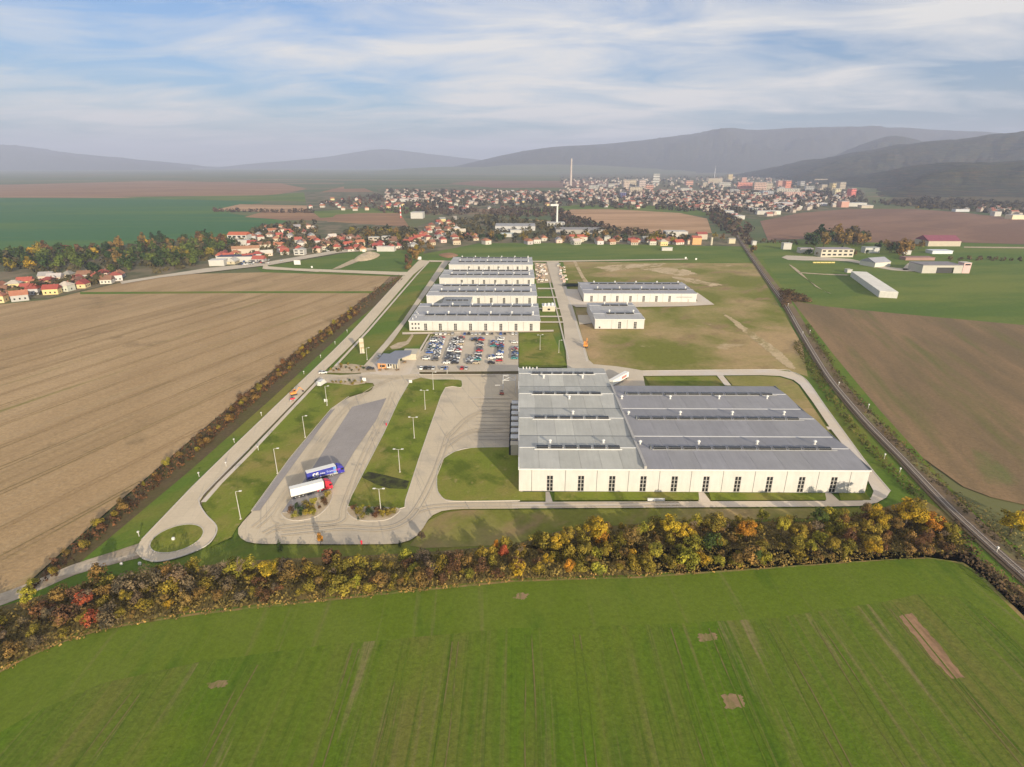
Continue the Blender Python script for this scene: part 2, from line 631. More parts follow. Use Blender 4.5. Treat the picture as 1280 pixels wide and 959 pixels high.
far("meadow", [(528, 326), (524, 318), (600, 303.5), (700, 303.5), (940, 308), (946, 332), (700, 327), (600, 328)], MEADOW)
far("meadow", [(945, 330), (935, 305), (1000, 300), (1100, 303), (1180, 302), (1340, 308), (1340, 412), (1230, 402), (1120, 392), (1040, 384), (985, 380), (960, 350)], MEADOW)
far("field", [(984, 374), (1030, 382), (1120, 391), (1230, 401), (1340, 411), (1420, 660), (1330, 640), (1240, 620), (1205, 607), (1150, 568), (1090, 508), (1030, 428)], PLOUGH)
# triangle of meadow and the road west of it
far("meadow", [(320, 334), (398, 322), (450, 312), (530, 312), (528, 326), (500, 345), (330, 342)], MEADOW)

# near land: one wide base of scrub and verge under everything else
NZ = -0.40


def near(name, pts, m, curve=0):
    global NZ
    NZ += 0.006
    return sheet(name, pts, NZ, m, curve)


def ragged(pts, amp, n=9):
    w = [Vector(q) for q in wpts(pts)]
    out = []
    for i, q in enumerate(w):
        nx = w[(i + 1) % len(w)]
        d = (nx - q).normalized()
        nn = Vector((-d.y, d.x))
        for k in range(n):
            c = q.lerp(nx, k / n)
            if k:
                c = c + nn * RND.uniform(-amp, amp) * .8
            out.append((c.x, c.y))
    return out


near("verge", [(535, 322), (700, 325), (945, 328), (1000, 415), (1085, 535), (1200, 640), (1330, 770), (1330, 850), (-200, 1000), (-200, 800), (20, 745), (180, 610), (330, 480), (430, 390), (500, 345)], VERGE)
near("stubble_field", [(-900, 560), (-300, 420), (0, 380), (60, 374), (150, 353), (200, 343), (330, 340), (488, 345), (470, 362), (380, 430), (260, 530), (120, 650), (40, 722), (-60, 800), (-300, 900), (-900, 1000)], STUB)
near("grass_strip", [(100, 364.6), (300, 363.6), (484, 363.6), (480, 366.2), (300, 366), (100, 367.4)], VERGE)
near("rough_meadow", [(704, 327), (942, 329), (970, 375), (1003, 430), (1010, 470), (985, 462), (960, 463), (806, 465), (750, 458), (738, 452), (730, 430)], DRY)
near("rail_bank", [(942, 328), (975, 375), (1015, 440), (1060, 510), (1110, 562), (1180, 632), (1240, 690), (1290, 740), (1330, 775), (1330, 720), (1240, 660), (1180, 600), (1100, 512), (1040, 440), (990, 375), (952, 322)], VERGE)
near("scrub_floor", [(-30, 860), (0, 832), (100, 787), (250, 762), (400, 746), (640, 722), (800, 717), (960, 706), (1090, 697), (1180, 694), (1215, 690), (1290, 745), (1330, 780), (1330, 800), (1255, 735), (1205, 680), (1190, 645), (1150, 620), (1040, 652), (840, 650), (700, 662), (640, 680), (520, 690), (300, 700), (130, 722), (0, 757)], FLOORD, 0)
near("hedge_floor", [(20, 742), (120, 655), (260, 530), (380, 430), (465, 365), (505, 345), (512, 347), (440, 405), (340, 497), (240, 585), (150, 660), (70, 726)], SCRUB)
near("field_edge", [(-80, 880), (0, 836), (60, 806), (130, 783), (250, 764), (400, 748), (640, 724), (800, 719), (960, 708), (1090, 699), (1160, 695.5), (1205, 702), (1230, 720), (1290, 778), (1340, 830), (1500, 1100), (-500, 1300), (-400, 1000)], ground_mat("field_edge_soil", [(GREEN_B, 0.3, (0.3, 0.1), 1.0, 0.4, 0.6)], (0.28, 0.20, 0.08), (0.2, 0.9)))
near("green_field", [(-80, 884), (0, 839), (60, 809), (130, 786), (250, 767), (400, 751), (640, 726.5), (800, 721.5), (960, 710), (1090, 700.5), (1158, 697), (1202, 704), (1226, 722), (1286, 780), (1338, 832), (1500, 1110), (1500, 1400), (-700, 1400), (-500, 1010)], FIELD_G, 2)
near("headland", [(-80, 884), (0, 839), (60, 809), (130, 786), (250, 767), (400, 751), (640, 726.5), (800, 721.5), (960, 710), (1090, 700.5), (1158, 697), (1202, 704), (1226, 722), (1286, 780), (1338, 832), (1320, 842), (1262, 790), (1205, 745), (1150, 741), (1100, 752), (960, 772), (800, 780), (640, 784), (400, 806), (250, 826), (130, 852), (40, 890), (-60, 950)], HEADL)
BARE = ground_mat("bare_patch", [((0.14, 0.15, 0.035), 0.0, (0.5, 0.10), 1.0, 0.46, 0.60)], (0.27, 0.18, 0.10), (0.25, 0.7))


def bare_patch(pts, amp, m=None):
    global NZ
    NZ += 0.006
    sheet_world("bare_patch", ragged(pts, amp), NZ, m or BARE)


bare_patch([(1124, 769), (1140, 765), (1168, 797), (1207, 846), (1190, 847), (1160, 815)], .35, ground_mat("red_soil", [((0.20, 0.13, 0.065), 0.0, (0.6, 0.06), 1.0, 0.48, 0.66)], (0.30, 0.18, 0.105), (0.25, 0.8)))
bare_patch([(641, 747), (650, 739), (662, 742), (655, 748.5)], .4)
bare_patch([(872, 792), (895, 790), (898, 799), (875, 801)], .45)
bare_patch([(901, 868), (927, 866), (932, 883), (908, 885)], .45)
bare_patch([(259, 852), (286, 849), (281, 857), (262, 859)], .45)
TRACK_S = ground_mat("stubble_tramline", [((0.34, 0.23, 0.12), rad(19), (0.3, 0.02), 1.0, 0.44, 0.52)], (0.235, 0.175, 0.08), (0.3, 1.0))
TRACK_G = ground_mat("crop_tramline", [((0.10, 0.145, 0.012), 0.0, (0.4, 0.05), 1.0, 0.46, 0.54)], (0.155, 0.135, 0.045), (0.3, 1.0))


def tramlines(poly_px, ang, offsets, width, m):
    """wheel tracks of the tractor: thin strips that follow the rows, cut at the edge of the field"""
    poly = wpts(poly_px)
    d = Vector((math.sin(ang), math.cos(ang)))
    n = Vector((math.cos(ang), -math.sin(ang)))
    mb = MB()
    z = NZ + .02
    for off in offsets:
        run = []
        for k in range(0, 260):
            q = n * (off + .25 * math.sin(k * .31 + off)) + d * (60 + k * 2.5)
            ok = inside(q, poly)
            if ok:
                run.append(q)
            if run and (not ok or k == 259):
                for q0, q1 in zip(run[:-1], run[1:]):
                    mb.poly([(*(q0 - n * width / 2), z), (*(q0 + n * width / 2), z), (*(q1 + n * width / 2), z), (*(q1 - n * width / 2), z)])
                run = []
    mb.build("tramlines", m)['kind'] = 'structure'


offs, q = [], -420.0
while q < -40:
    offs += [q, q + 2.1]
    q += RND.choice((17, 20, 24))
tramlines([(-300, 430), (0, 388), (60, 380), (150, 369), (200, 368), (480, 367.5), (468, 364.5), (380, 430), (260, 530), (120, 648), (40, 718), (-60, 790), (-300, 880)], rad(19), offs, .55, TRACK_S)
offs, q = [], -150.0
while q < 150:
    offs += [q, q + 1.9]
    q += RND.choice((12, 15, 18, 23))
tramlines([(-60, 950), (40, 895), (130, 856), (250, 830), (400, 810), (640, 788), (800, 784), (960, 776), (1100, 756), (1150, 745), (1205, 749), (1262, 794), (1320, 846), (1400, 1000), (1400, 1200), (-400, 1200)], 0.0, offs, .32, TRACK_G)
near("rough_grass", [(524, 665), (535, 650), (556, 640), (580, 636.5), (1040, 634.5), (1080, 633.5), (1100, 634), (1060, 646), (860, 650), (700, 660), (640, 680), (530, 684), (512, 681)], DRY, 0)
near("dirt_track", [(182, 677), (178, 694), (150, 702), (95, 717), (55, 734), (0, 756), (-60, 775), (-60, 762), (0, 741), (45, 724), (90, 705), (150, 686)], DIRT, 3)
NZ += .006
sheet_world("dirt_track", ragged([(905, 391.5), (920, 400), (945, 417.5), (975, 438.5), (990, 453), (995, 462), (983, 458), (960, 438.5), (935, 418.5), (906, 394.5)], 1.0, 12), NZ, SANDY)
near("dirt_track", [(716, 326), (720, 326), (730, 345), (736, 353), (730, 353), (723, 340)], SANDY)
for _q in ([(742, 334), (770, 331), (800, 329.5), (832, 329), (826, 333), (790, 335), (765, 339)], [(800, 336), (828, 334), (858, 337), (872, 342), (850, 345), (822, 340)], [(836, 345), (866, 348), (905, 356), (890, 358), (860, 352)]):
    NZ += .006
    sheet_world("bare_ground", ragged(_q, 3.0, 10), NZ, SANDY)
near("bare_ground", [(668, 328), (685, 329), (690, 353), (671, 354)], SAND)
near("bare_ground", [(487, 433), (497, 428), (508, 426), (515, 417), (517, 419), (511, 429), (500, 435), (490, 436)], SAND)

# paved ground of the works
RZ = 0.0


def paved(name, pts, m, curve=0):
    global RZ
    RZ += 0.005
    return sheet(name, pts, RZ, m, curve)


road = [(524, 325), (538, 326), (517, 343), (453, 418), (411, 459), (402, 467.5), (312, 560), (256, 616), (249, 628), (257, 643), (270, 657), (269, 669), (256, 683), (225, 696), (196, 702), (176, 697), (169, 690), (175, 677), (240, 609), (290, 560), (415, 440), (435, 420), (504, 345)]
paved("west_road", road, ROADM)
paved("field_road", [(338, 334.5), (500, 340), (512, 340), (510, 344.5), (498, 344), (330, 336.5)], ROADM)
paved("village_road", [(150, 352), (260, 335), (330, 328), (420, 313), (500, 307), (560, 290), (566, 270), (571, 270), (572, 292), (508, 310), (424, 316), (340, 331), (200, 347), (152, 355)], ASPH)
paved("village_road", [(330, 328.5), (336, 333), (400, 338), (398, 340), (328, 336)], ROADM)
paved("yard", [(402, 467.5), (425, 469), (468, 466), (478, 468), (524, 467), (648, 465), (660, 463), (660, 600), (648, 626.5), (648, 635.8), (580, 636.2), (565, 637), (552, 639), (541, 644), (535, 650), (529, 660), (522, 669), (512, 675.5), (498, 679.5), (480, 680.3), (427, 680.5), (365, 680), (330, 680), (318, 679.2), (308, 677), (301, 672.8), (297.5, 667), (298, 660), (303, 653), (315, 640), (362, 574), (415, 512), (424, 504), (436, 497), (450, 492.5), (463, 489), (468, 482), (466, 479), (440, 477), (404, 478), (395, 474)], CONCRETE)
paved("front_road", [(640, 627.6), (1040, 626.2), (1078, 625.8), (1089, 622), (1092, 614), (1083, 597), (1052, 554), (1039, 537), (1017, 504), (1000, 481), (992, 475), (975, 470), (950, 469), (804, 470), (803, 463.5), (965, 462), (990, 465), (1003, 471), (1013, 481), (1031, 507), (1055, 540), (1086, 582), (1113, 614), (1108, 622), (1096, 628.5), (1075, 632.5), (1040, 633.2), (640, 635.6)], PALE)
for a, b, c, d in ((682, 691, 627, 615), (874, 889, 626.5, 615), (1033, 1050, 626, 614)):
    s = (a - 640) * 0.028
    paved("footpath", [(a, c + 1), (b, c + 1), (b - s - 3, d), (a - s, d)], PALE)
paved("footpath", [(896, 469.5), (904, 469.5), (914, 482), (906, 482)], PALE)
paved("footpath", [(1022, 533), (1037, 533.5), (1041, 537), (1026, 537)], PALE)
paved("inner_road", [(553, 327), (561, 328), (515, 392), (492, 425), (478, 441), (470, 455), (472, 468), (450, 470), (455, 457), (480, 429), (504, 400)], ASPH)
paved("gatehouse_forecourt", [(468, 452), (500, 452), (514, 446), (528, 438), (540, 418), (524, 467), (505, 469), (478, 469), (462, 467)], PALE)
paved("car_park", [(542, 420), (560, 416.5), (648, 416.5), (648, 464), (524, 465.5), (512, 468), (522, 448), (533, 428)], ASPH)
paved("footpath", [(503, 415.6), (692, 412.4), (692, 414.6), (503, 418.2)], PALE)
paved("footpath", [(535.5, 418), (537.5, 418), (524, 442), (521, 442)], PALE)
paved("central_road", [(683, 327), (698, 327), (722, 403), (736, 450), (742, 455.5), (770, 458), (790, 461), (804, 463.5), (804, 470), (808, 490), (740, 490), (710, 470), (704, 403)], ASPH)
for a0, a1, b0, b1 in ((687, 352, 711, 450), (700, 335, 734, 452)):
    p, q = at(a0, a1), at(b0, b1)
    ribbon_world("kerb_line", [tuple(p[:2]), tuple(q[:2])], 0.45, -0.45, 0.0, RZ + 0.05, KERBM)
for y in (361, 372, 386, 396, 403):
    paved("footpath", [(672, y - 1.0), (694 + (y - 360) * .25, y - 1.0), (694 + (y - 360) * .25, y + .6), (672, y + .6)], PALE)
paved("hall_apron", [(705, 361), (722, 362), (728, 377), (872, 376.5), (866, 367), (872, 366), (893, 381), (855, 383), (795, 384), (720, 384), (712, 380)], PALE)
paved("hall_apron", [(722, 394), (742, 394), (742, 404), (724, 406)], ASPH)
paved("meadow_road", [(536, 325.5), (560, 326), (683, 326.2), (700, 326), (860, 323.5), (860, 324.6), (700, 327.5), (683, 327.6), (538, 327.6)], ROADM)
# dark paver bays of the lorry park
paved("paver_bay", [(483, 498), (440, 509), (393, 582), (352, 641), (362, 639), (398, 621), (414, 613), (444, 563), (470, 526)], PAVER)
paved("paver_bay", [(419, 511), (413, 513.5), (362, 575), (316, 639), (325, 638.5), (367, 581), (408, 525)], PAVER)
# thin joints and tracks in the concrete of the loading yard
for k in range(12):
    y = 499 + k * 4.6
    paved("loading_bay_line", [(598 - k * .5, y), (638, y), (638, y + .55), (598 - k * .5, y + .55)], ground_mat("bay_line", [], (0.43, 0.375, 0.30)) if k == 0 else bpy.data.materials["bay_line"])
paved("yard_seam", [(585, 498), (590, 497.5), (640, 497.2), (640, 498.2), (590, 498.6)], PALE)

# raised islands with kerbs
g1 = [(394, 484), (405, 479), (440, 479), (466, 480.5), (467.5, 483), (462, 488), (436, 495.5), (414, 511), (362, 573), (314, 639), (296, 660), (289, 672), (262, 684), (271, 669), (271, 656), (259, 643), (252, 630), (258, 618), (312, 565)]
sheet("lawn", g1, 0.06, LAWN)
kerb(wpts([(436, 495.5), (414, 511), (362, 573), (314, 639), (315.5, 639), (363.5, 573), (415.5, 511)]), 0.02, 0.1, .2)
island("lawn", [(513, 476), (540, 474.6), (573, 474.8), (577.5, 478), (577.6, 483), (574, 484.6), (557, 484.6), (545, 513), (524, 573), (507, 625), (500, 636), (440, 633.5), (435, 631), (446, 607), (480, 541)], LAWN, 2)
island("planting_bed", [(436, 634), (470, 634.4), (499, 636), (494, 644), (480, 650.5), (452, 651), (438, 645), (434, 639)], SAND, 3)
island("planting_bed", [(352, 641), (364, 640), (398, 622), (414, 614), (416, 619), (410, 633), (395, 646), (372, 651), (357, 648)], SAND, 3)
gl = [(650, 559), (590, 560), (568, 565), (554, 574), (548, 585), (546, 598), (547, 614), (555, 624), (571, 626.8), (650, 626)]
sheet("lawn", gl, 0.13, LAWN)
kw = wpts(gl, 4, False)
ribbon_world("kerb", kw, .14, -.14, -.1, .16, KERBM)
for a, b, c, d in ((693, 874, 693, 873), (889, 1033, 886, 1031), (1051, 1089, 1048, 1081)):
    sheet("lawn", [(a, 625.6), (b, 625.2), (d, 614.5), (c, 615)], 0.06, LAWN)
sheet("lawn", [(650, 626), (682, 626), (682, 615), (650, 615)], 0.062, LAWN)
sheet("lawn", [(806, 471), (895, 470.4), (905, 481), (905, 487), (815, 487)], 0.06, LAWN)
sheet("lawn", [(906, 470.4), (948, 470), (974, 471.5), (990, 476), (998, 482), (1035, 537), (1082, 600), (1085, 612), (1060, 612), (1000, 520), (960, 484), (916, 482)], 0.06, DRY)
sheet("lawn", [(757, 470.5), (775, 470), (778, 474), (765, 482), (757, 478)], 0.07, LAWN)
sheet("lawn", [(648.8, 416.6), (690, 416.4), (709, 457.5), (700, 459), (648.8, 459.5)], 0.06, LAWN)
w = catmull([tuple((at(221.5, 673) + Vector((math.cos(a) * 7.4, math.sin(a) * 7.4, 0)))[:2]) for a in [i * math.pi / 8 for i in range(16)]], 3)
sheet_world("roundabout_island", w, 0.13, LAWN)
kerb(w, 0.02, 0.14)
sheet("verge", [(524, 465.2), (648, 464.2), (649, 468), (526, 468.2)], 0.11, SCRUB)
ribbon_world("kerb", wpts([(524, 468.4), (649, 468.2)], 0), 0.2, -0.2, 0, 0.16, KERBM)
sheet("planting_bed", [(408, 466), (420, 456), (440, 455), (468, 459), (470, 465), (440, 467)], 0.07, SAND)
sheet("planting_bed", [(404, 478.3), (420, 476.8), (440, 476.5), (458, 477), (456, 479.5), (440, 482), (425, 480)], 0.09, SAND)
sheet("lawn", [(400, 484.4), (402, 468.4), (312.8, 561), (257, 619), (252, 631), (250.6, 629.6), (256.4, 616.6)][1:], 0.07, plain("ditch_soil", (0.16, 0.12, 0.07), 0.95, 0.2, 0.5))
# footway beside the west road
fw = wpts([(402.5, 471.5), (360, 516), (312, 567), (275, 604), (254, 628)])
ribbon_world("footway", fw, 0.9, -0.9, 0.0, 0.10, PALE)
fw = wpts([(536, 327), (520, 344), (460, 413), (418, 458)])
ribbon_world("footway", fw, 1.2, -0.4, 0.0, 0.08, PALE)
# kerbs along the west road
ribbon_world("kerb", wpts([(504, 345), (435, 420), (415, 440), (290, 560), (240, 609), (177, 675)]), 0.2, -0.2, -0.1, 0.14, KERBM)
ribbon_world("kerb", wpts([(312, 560), (256, 616), (249, 628), (257, 643), (270, 657), (269, 669), (256, 683), (225, 696), (196, 702), (178, 698)], 4, False), 0.2, -0.2, -0.1, 0.14, KERBM)
ribbon_world("kerb", wpts([(1113, 614), (1086, 582), (1055, 540), (1031, 507), (1013, 481), (1003, 471), (990, 465), (965, 462), (803, 463.5)], 4, False), 0.2, -0.2, -0.1, 0.12, KERBM)
# flat dark patch laid on the middle lawn
sheet("dark_patch", [(452, 597), (460, 590), (480, 594), (512, 602), (508, 612), (486, 611), (470, 606)], 0.175, ground_mat("dark_patch_ground", [((0.075, 0.085, 0.02), 0.2, (0.3, 0.3), 1.0, 0.4, 0.6)], (0.035, 0.035, 0.018), (0.3, 1.0)))

# faint tyre marks and patches where lorries turn
MARK = ground_mat("tyre_marked_concrete", [((0.56, 0.47, 0.345), 0.3, (0.25, 0.25), 1.0, 0.36, 0.55)], (0.50, 0.42, 0.31), (0.08, 0.8))
for k, pts in enumerate(([(352, 668), (390, 664), (430, 660), (470, 662), (500, 656), (522, 636), (545, 590), (562, 540)], [(340, 662), (380, 657), (425, 652), (432, 630), (455, 570), (482, 515), (492, 490)],
                         [(318, 660), (340, 640), (375, 590), (420, 525), (452, 495), (480, 478), (500, 472)], [(330, 668), (352, 655), (345, 645), (372, 600), (410, 545)], [(560, 548), (590, 520), (625, 512)],
                         [(556, 560), (588, 540), (628, 536)], [(520, 640), (545, 634), (600, 632), (700, 632), (850, 630)], [(415, 473), (450, 472), (500, 472), (560, 470), (620, 470)])):
    wl_ = wpts(pts, 8, False)
    for s in (1.0, -1.0):
        ribbon_world("tyre_mark", wl_, s + .22, s - .22, RZ + .004 + .002 * k, RZ + .008 + .002 * k, MARK)
# railway: ballast, sleepers, two rails
rail_px = [(900, 262), (912, 280), (928, 305), (945, 330), (967, 361), (981, 380), (1001, 415), (1025, 455), (1042, 480), (1080, 525), (1130, 576.5), (1180, 629), (1230, 676), (1276, 717), (1340, 775)]
rail = wpts(rail_px, 6, False)
BALL = ground_mat("ballast", [((0.15, 0.115, 0.09), 0.3, (0.3, 0.3), 1.0, 0.4, 0.6)], (0.13, 0.092, 0.062), (0.25, 2.0))
STEEL = plain("rail_steel", (0.52, 0.44, 0.36), 0.5, 0.1, 1.0)
ribbon_world("rail_formation", rail, 6.2, -2.6, -0.4, 0.06, ground_mat("formation_soil", [((0.20, 0.19, 0.07), 0.2, (0.08, 0.05), 1.0, 0.5, 0.64)], (0.19, 0.135, 0.08), (0.2, 0.8)))
ribbon_world("ballast_bed", rail, 1.7, -1.7, 0.0, 0.45, BALL)
for s in (0.78, -0.78):
    ribbon_world("rail", rail, s + 0.09, s - 0.09, 0.44, 0.66, STEEL)
sl = MB()
acc = 0.0
for i in range(len(rail) - 1):
    a, b = Vector(rail[i]), Vector(rail[i + 1])
    if a.y > 420 and b.y > 420:
        continue
    L = (b - a).length
    d = (b - a) / L
    n = Vector((-d.y, d.x))
    while acc < L:
        c = a + d * acc
        q = [c + n * u + d * v for u, v in ((1.3, .13), (1.3, -.13), (-1.3, -.13), (-1.3, .13))]
        sl.poly([(p.x, p.y, 0.52) for p in q][::-1])
        for e in range(4):
            p0, p1 = q[e], q[(e + 1) % 4]
            sl.poly([(p0.x, p0.y, .44), (p0.x, p0.y, .52), (p1.x, p1.y, .52), (p1.x, p1.y, .44)])
        acc += 0.65
    acc -= L
tag(sl.build("railway_sleepers", plain("sleeper_concrete", (0.24, 0.20, 0.165), 0.9, 0.2, 2)), "concrete sleepers under the single railway track", "sleepers", kind='stuff')

# ------------------------------------------------------------------ hills
FOREST = ground_mat("hill_forest", [((0.13, 0.06, 0.03), 0.4, (0.005, 0.005), 1.0, 0.50, 0.60),
                                    ((0.09, 0.085, 0.03), 0.2, (0.008, 0.008), 1.0, 0.50, 0.60),
                                    ((0.014, 0.024, 0.016), 0.9, (0.012, 0.012), 1.0, 0.45, 0.6)], (0.020, 0.030, 0.020), (0.55, 0.03), bump=14.0)


def hill(name, prof, D, front, back, m, seed, rough=0.05):
    pr = catmull([tuple(p) for p in prof], 16, False)
    crest = []
    for px, py in pr:
        v = at_dist(px, py, D)
        crest.append((v.x, max(v.z, 1.0)))
    rows = 34
    vs_, fs = [], []
    n = len(crest)
    for i, (x, z) in enumerate(crest):
        for k in range(rows + 1):
            s = -1 + 1.7 * k / rows
            y = D + (front if s < 0 else back) * s
            h = 0.5 + 0.5 * math.cos(math.pi * min(abs(s), 1.0))
            h = h ** 0.8
            nz = noise.fractal(Vector((x / 900.0, y / 900.0, seed)), 0.8, 2.1, 5)
            n2 = noise.fractal(Vector((x / 240.0, y / 240.0, seed + 7)), 0.7, 2.1, 4)
            zz_ = z * h * (1 + (0.5 * nz + .22 * n2) * (1 - abs(1 - 2 * h))) + rough * 160 * n2 * (h > .3) + z * rough * nz * 0.5 * (s < 0.2)
            vs_.append((x * (y / D if s < 0 else 1.0), y, zz_ - 1.2 if abs(s) < 1 else -3.0))
    for i in range(n - 1):
        for k in range(rows):
            a = i * (rows + 1) + k
            fs.append((a, a + rows + 1, a + rows + 2, a + 1))
    me = bpy.data.meshes.new(name)
    me.from_pydata(vs_, [], fs)
    me.materials.append(m)
    me.polygons.foreach_set("use_smooth", [True] * len(fs))
    me.update()
    o = link(bpy.data.objects.new(name, me))
    o['kind'] = 'structure'
    return o


hill("hill", [(1096, 236), (1125, 227), (1160, 214), (1205, 205), (1240, 203), (1290, 200), (1400, 194), (1560, 190)], 2900, 800, 1300, FOREST, 1.0)
hill("hill", [(985, 222), (1010, 212), (1040, 202), (1075, 193), (1110, 187), (1140, 181), (1175, 176), (1200, 174), (1240, 170), (1285, 165), (1400, 158), (1600, 160)], 4700, 1300, 1900, FOREST, 2.0)
hill("hill", [(1030, 205), (1055, 194), (1085, 179), (1105, 171), (1118, 169.5), (1140, 173), (1165, 180), (1220, 186), (1300, 195)], 6900, 900, 1200, FOREST, 3.0)
hill("hill", [(560, 210), (620, 196), (660, 188), (700, 183), (740, 181), (780, 178), (830, 172), (870, 167), (900, 162.5), (915, 160.5), (945, 162), (1000, 159.5), (1060, 158.5), (1130, 160), (1180, 163), (1260, 167), (1420, 172), (1700, 180)], 10500, 2600, 2600, FOREST, 4.0, 0.02)
hill("hill", [(230, 215), (300, 206), (360, 201), (400, 197), (440, 191), (470, 187), (500, 188), (540, 193), (575, 197), (620, 202), (680, 208)], 16500, 2600, 2800, FOREST, 5.0, 0.02)
hill("hill", [(-500, 178), (-250, 176), (-100, 180), (0, 181), (25, 183), (60, 189), (120, 195), (180, 201), (240, 210)], 13500, 2400, 2800, FOREST, 6.0, 0.02)
hill("hill", [(440, 216), (540, 209), (600, 209), (640, 206), (720, 206), (800, 209), (870, 213)], 8600, 1400, 1500, FARG, 7.0, 0.02)
# ------------------------------------------------------------------ factory halls
WALLM = plain("cream_wall_panel", (0.80, 0.765, 0.68), 0.55, 0.04, 0.25, True)
CORE = plain("wall_joint", (0.34, 0.31, 0.27), 0.8, 0.1, 1)
ROOFM = plain("roof_membrane", (0.4, 0.4, 0.4), 0.62, 0.05, 0.12, True, spec=0.3)
TRIM = plain("pale_metal_trim", (0.66, 0.65, 0.63), 0.5, 0.06, 0.8)
DTRIM = plain("dark_gutter", (0.16, 0.17, 0.17), 0.5, 0.1, 0.8)
streaked(ROOFM, .9, .06, .07)
streaked(ROOFM, .12, .10, .06)
streaked(WALLM, .8, .12, .06)
WHITEM = plain("white_paint", (0.70, 0.69, 0.66), 0.45, 0.05, 1.0)
GREYM = plain("grey_metal", (0.36, 0.36, 0.35), 0.5, 0.1, 1.0, metal=0.2)
FRAMEM = plain("window_frame_grey", (0.42, 0.40, 0.37), 0.5, 0.08, 1.0)
PANE = glass_mat("dark_window_glass", (0.016, 0.017, 0.019))
SKYL = glass_mat("skylight_glass", (0.028, 0.032, 0.036))
PAINT = plain("coloured_paint", (0.5, 0.5, 0.5), 0.4, 0.05, 1.0, True)
WALLC = (0.575, 0.553, 0.52, 1)


def window_block(root, x, y, w, h, z0, cols, rows, L, name="window"):
    """glazed strip in a wall that faces -y: frame, recessed, with panes as parts of it"""
    f = MB()
    d = 0.10
    f.box(x - w / 2, x - w / 2 + .12, y, y + .2, z0, z0 + h)
    f.box(x + w / 2 - .12, x + w / 2, y, y + .2, z0, z0 + h)
    f.box(x - w / 2 + .12, x + w / 2 - .12, y, y + .2, z0 + h - .12, z0 + h)
    f.box(x - w / 2 + .12, x + w / 2 - .12, y, y + .2, z0, z0 + .12)
    cw = (w - .24) / cols
    rh = (h - .24) / rows
    for c in range(1, cols):
        xx = x - w / 2 + .12 + c * cw
        f.box(xx - .14, xx + .14, y + .003, y + .18, z0 + .12, z0 + h - .12)
    for r in range(1, rows):
        zz_ = z0 + .12 + r * rh
        for c in range(cols):
            a = x - w / 2 + .12 + c * cw + (.14 if c else 0)
            b = x - w / 2 + .12 + (c + 1) * cw - (.14 if c < cols - 1 else 0)
            f.box(a, b, y + .006, y + .16, zz_ - .09, zz_ + .09)
    o = f.build(name, FRAMEM, root, L)
    pm = {}
    for c in range(cols):
        for r in range(rows):
            a = x - w / 2 + .12 + c * cw + (.14 if c else 0)
            b = x - w / 2 + .12 + (c + 1) * cw - (.14 if c < cols - 1 else 0)
            z1 = z0 + .12 + r * rh + (.09 if r else 0)
            z2 = z0 + .12 + (r + 1) * rh - (.09 if r < rows - 1 else 0)
            key = (round(b - a, 3), round(z2 - z1, 3))
            if key not in pm:
                pm[key] = MB().box(0, key[0], 0, .03, 0, key[1]).data("pane", PANE)
            p = link(bpy.data.objects.new("pane", pm[key]), o)
            p.location = (a - L[0], y + .13 - L[1], z1 - L[2])
    return o


def wall_panels(root, L, x0, x1, y, h, joints, wins, color):
    """front wall facing -y; wins: (x, w, z0, h)"""
    xs = [x0] + list(joints) + [x1]
    for i in range(len(xs) - 1):
        a, b = xs[i] + (.09 if i else 0), xs[i + 1] - (.09 if i < len(xs) - 2 else 0)
        ws = sorted([w for w in wins if a < w[0] < b])
        m = MB()
        cur = a
        for (wx, ww, wz, wh) in ws:
            m.box(cur, wx - ww / 2, y, y + .3, 0.0, h)
            m.box(wx - ww / 2, wx + ww / 2, y, y + .3, wz + wh, h)
            if wz > 0.05:
                m.box(wx - ww / 2, wx + ww / 2, y, y + .3, 0.0, wz)
            cur = wx + ww / 2
        m.box(cur, b, y, y + .3, 0.0, h)
        o = m.build("wall_panel", WALLM, root, L)
        o.color = color


def side_panels(root, L, x, y0, y1, h, n, sgn, color):
    st = (y1 - y0) / n
    for i in range(n):
        o = MB().box(min(x, x - sgn * .3), max(x, x - sgn * .3), y0 + i * st + .08 * (i > 0), y0 + (i + 1) * st - .08 * (i < n - 1), 0, h).build("wall_panel", WALLM, root, L)
        o.color = color


def roof_slopes(root, L, x0, x1, ys, n, color, var, th=0.25):
    """ys: list of (y, z) from the front eave backwards; every slope is laid in n panels"""
    for (ya, za), (yb, zb) in zip(ys[:-1], ys[1:]):
        st = (x1 - x0) / n
        for i in range(n):
            a, b = x0 + i * st + .03, x0 + (i + 1) * st - .03
            k = RND.uniform(1 - var, 1 + var)
            if RND.random() < .22:
                k *= 1 + var
            m = MB()
            y2 = ya + .04
            y3 = yb - .04
            v = [(a, y2, za - th), (b, y2, za - th), (b, y3, zb - th), (a, y3, zb - th), (a, y2, za), (b, y2, za), (b, y3, zb), (a, y3, zb)]
            m.v = v
            m.f = [(0, 3, 2, 1), (4, 5, 6, 7), (0, 1, 5, 4), (1, 2, 6, 5), (2, 3, 7, 6), (3, 0, 4, 7)]
            m.m = [0] * 6
            o = m.build("roof_panel", ROOFM, root, L)
            o.color = (color[0] * k, color[1] * k, color[2] * k * RND.uniform(.985, 1.02), 1)


SKY_PANE = {}


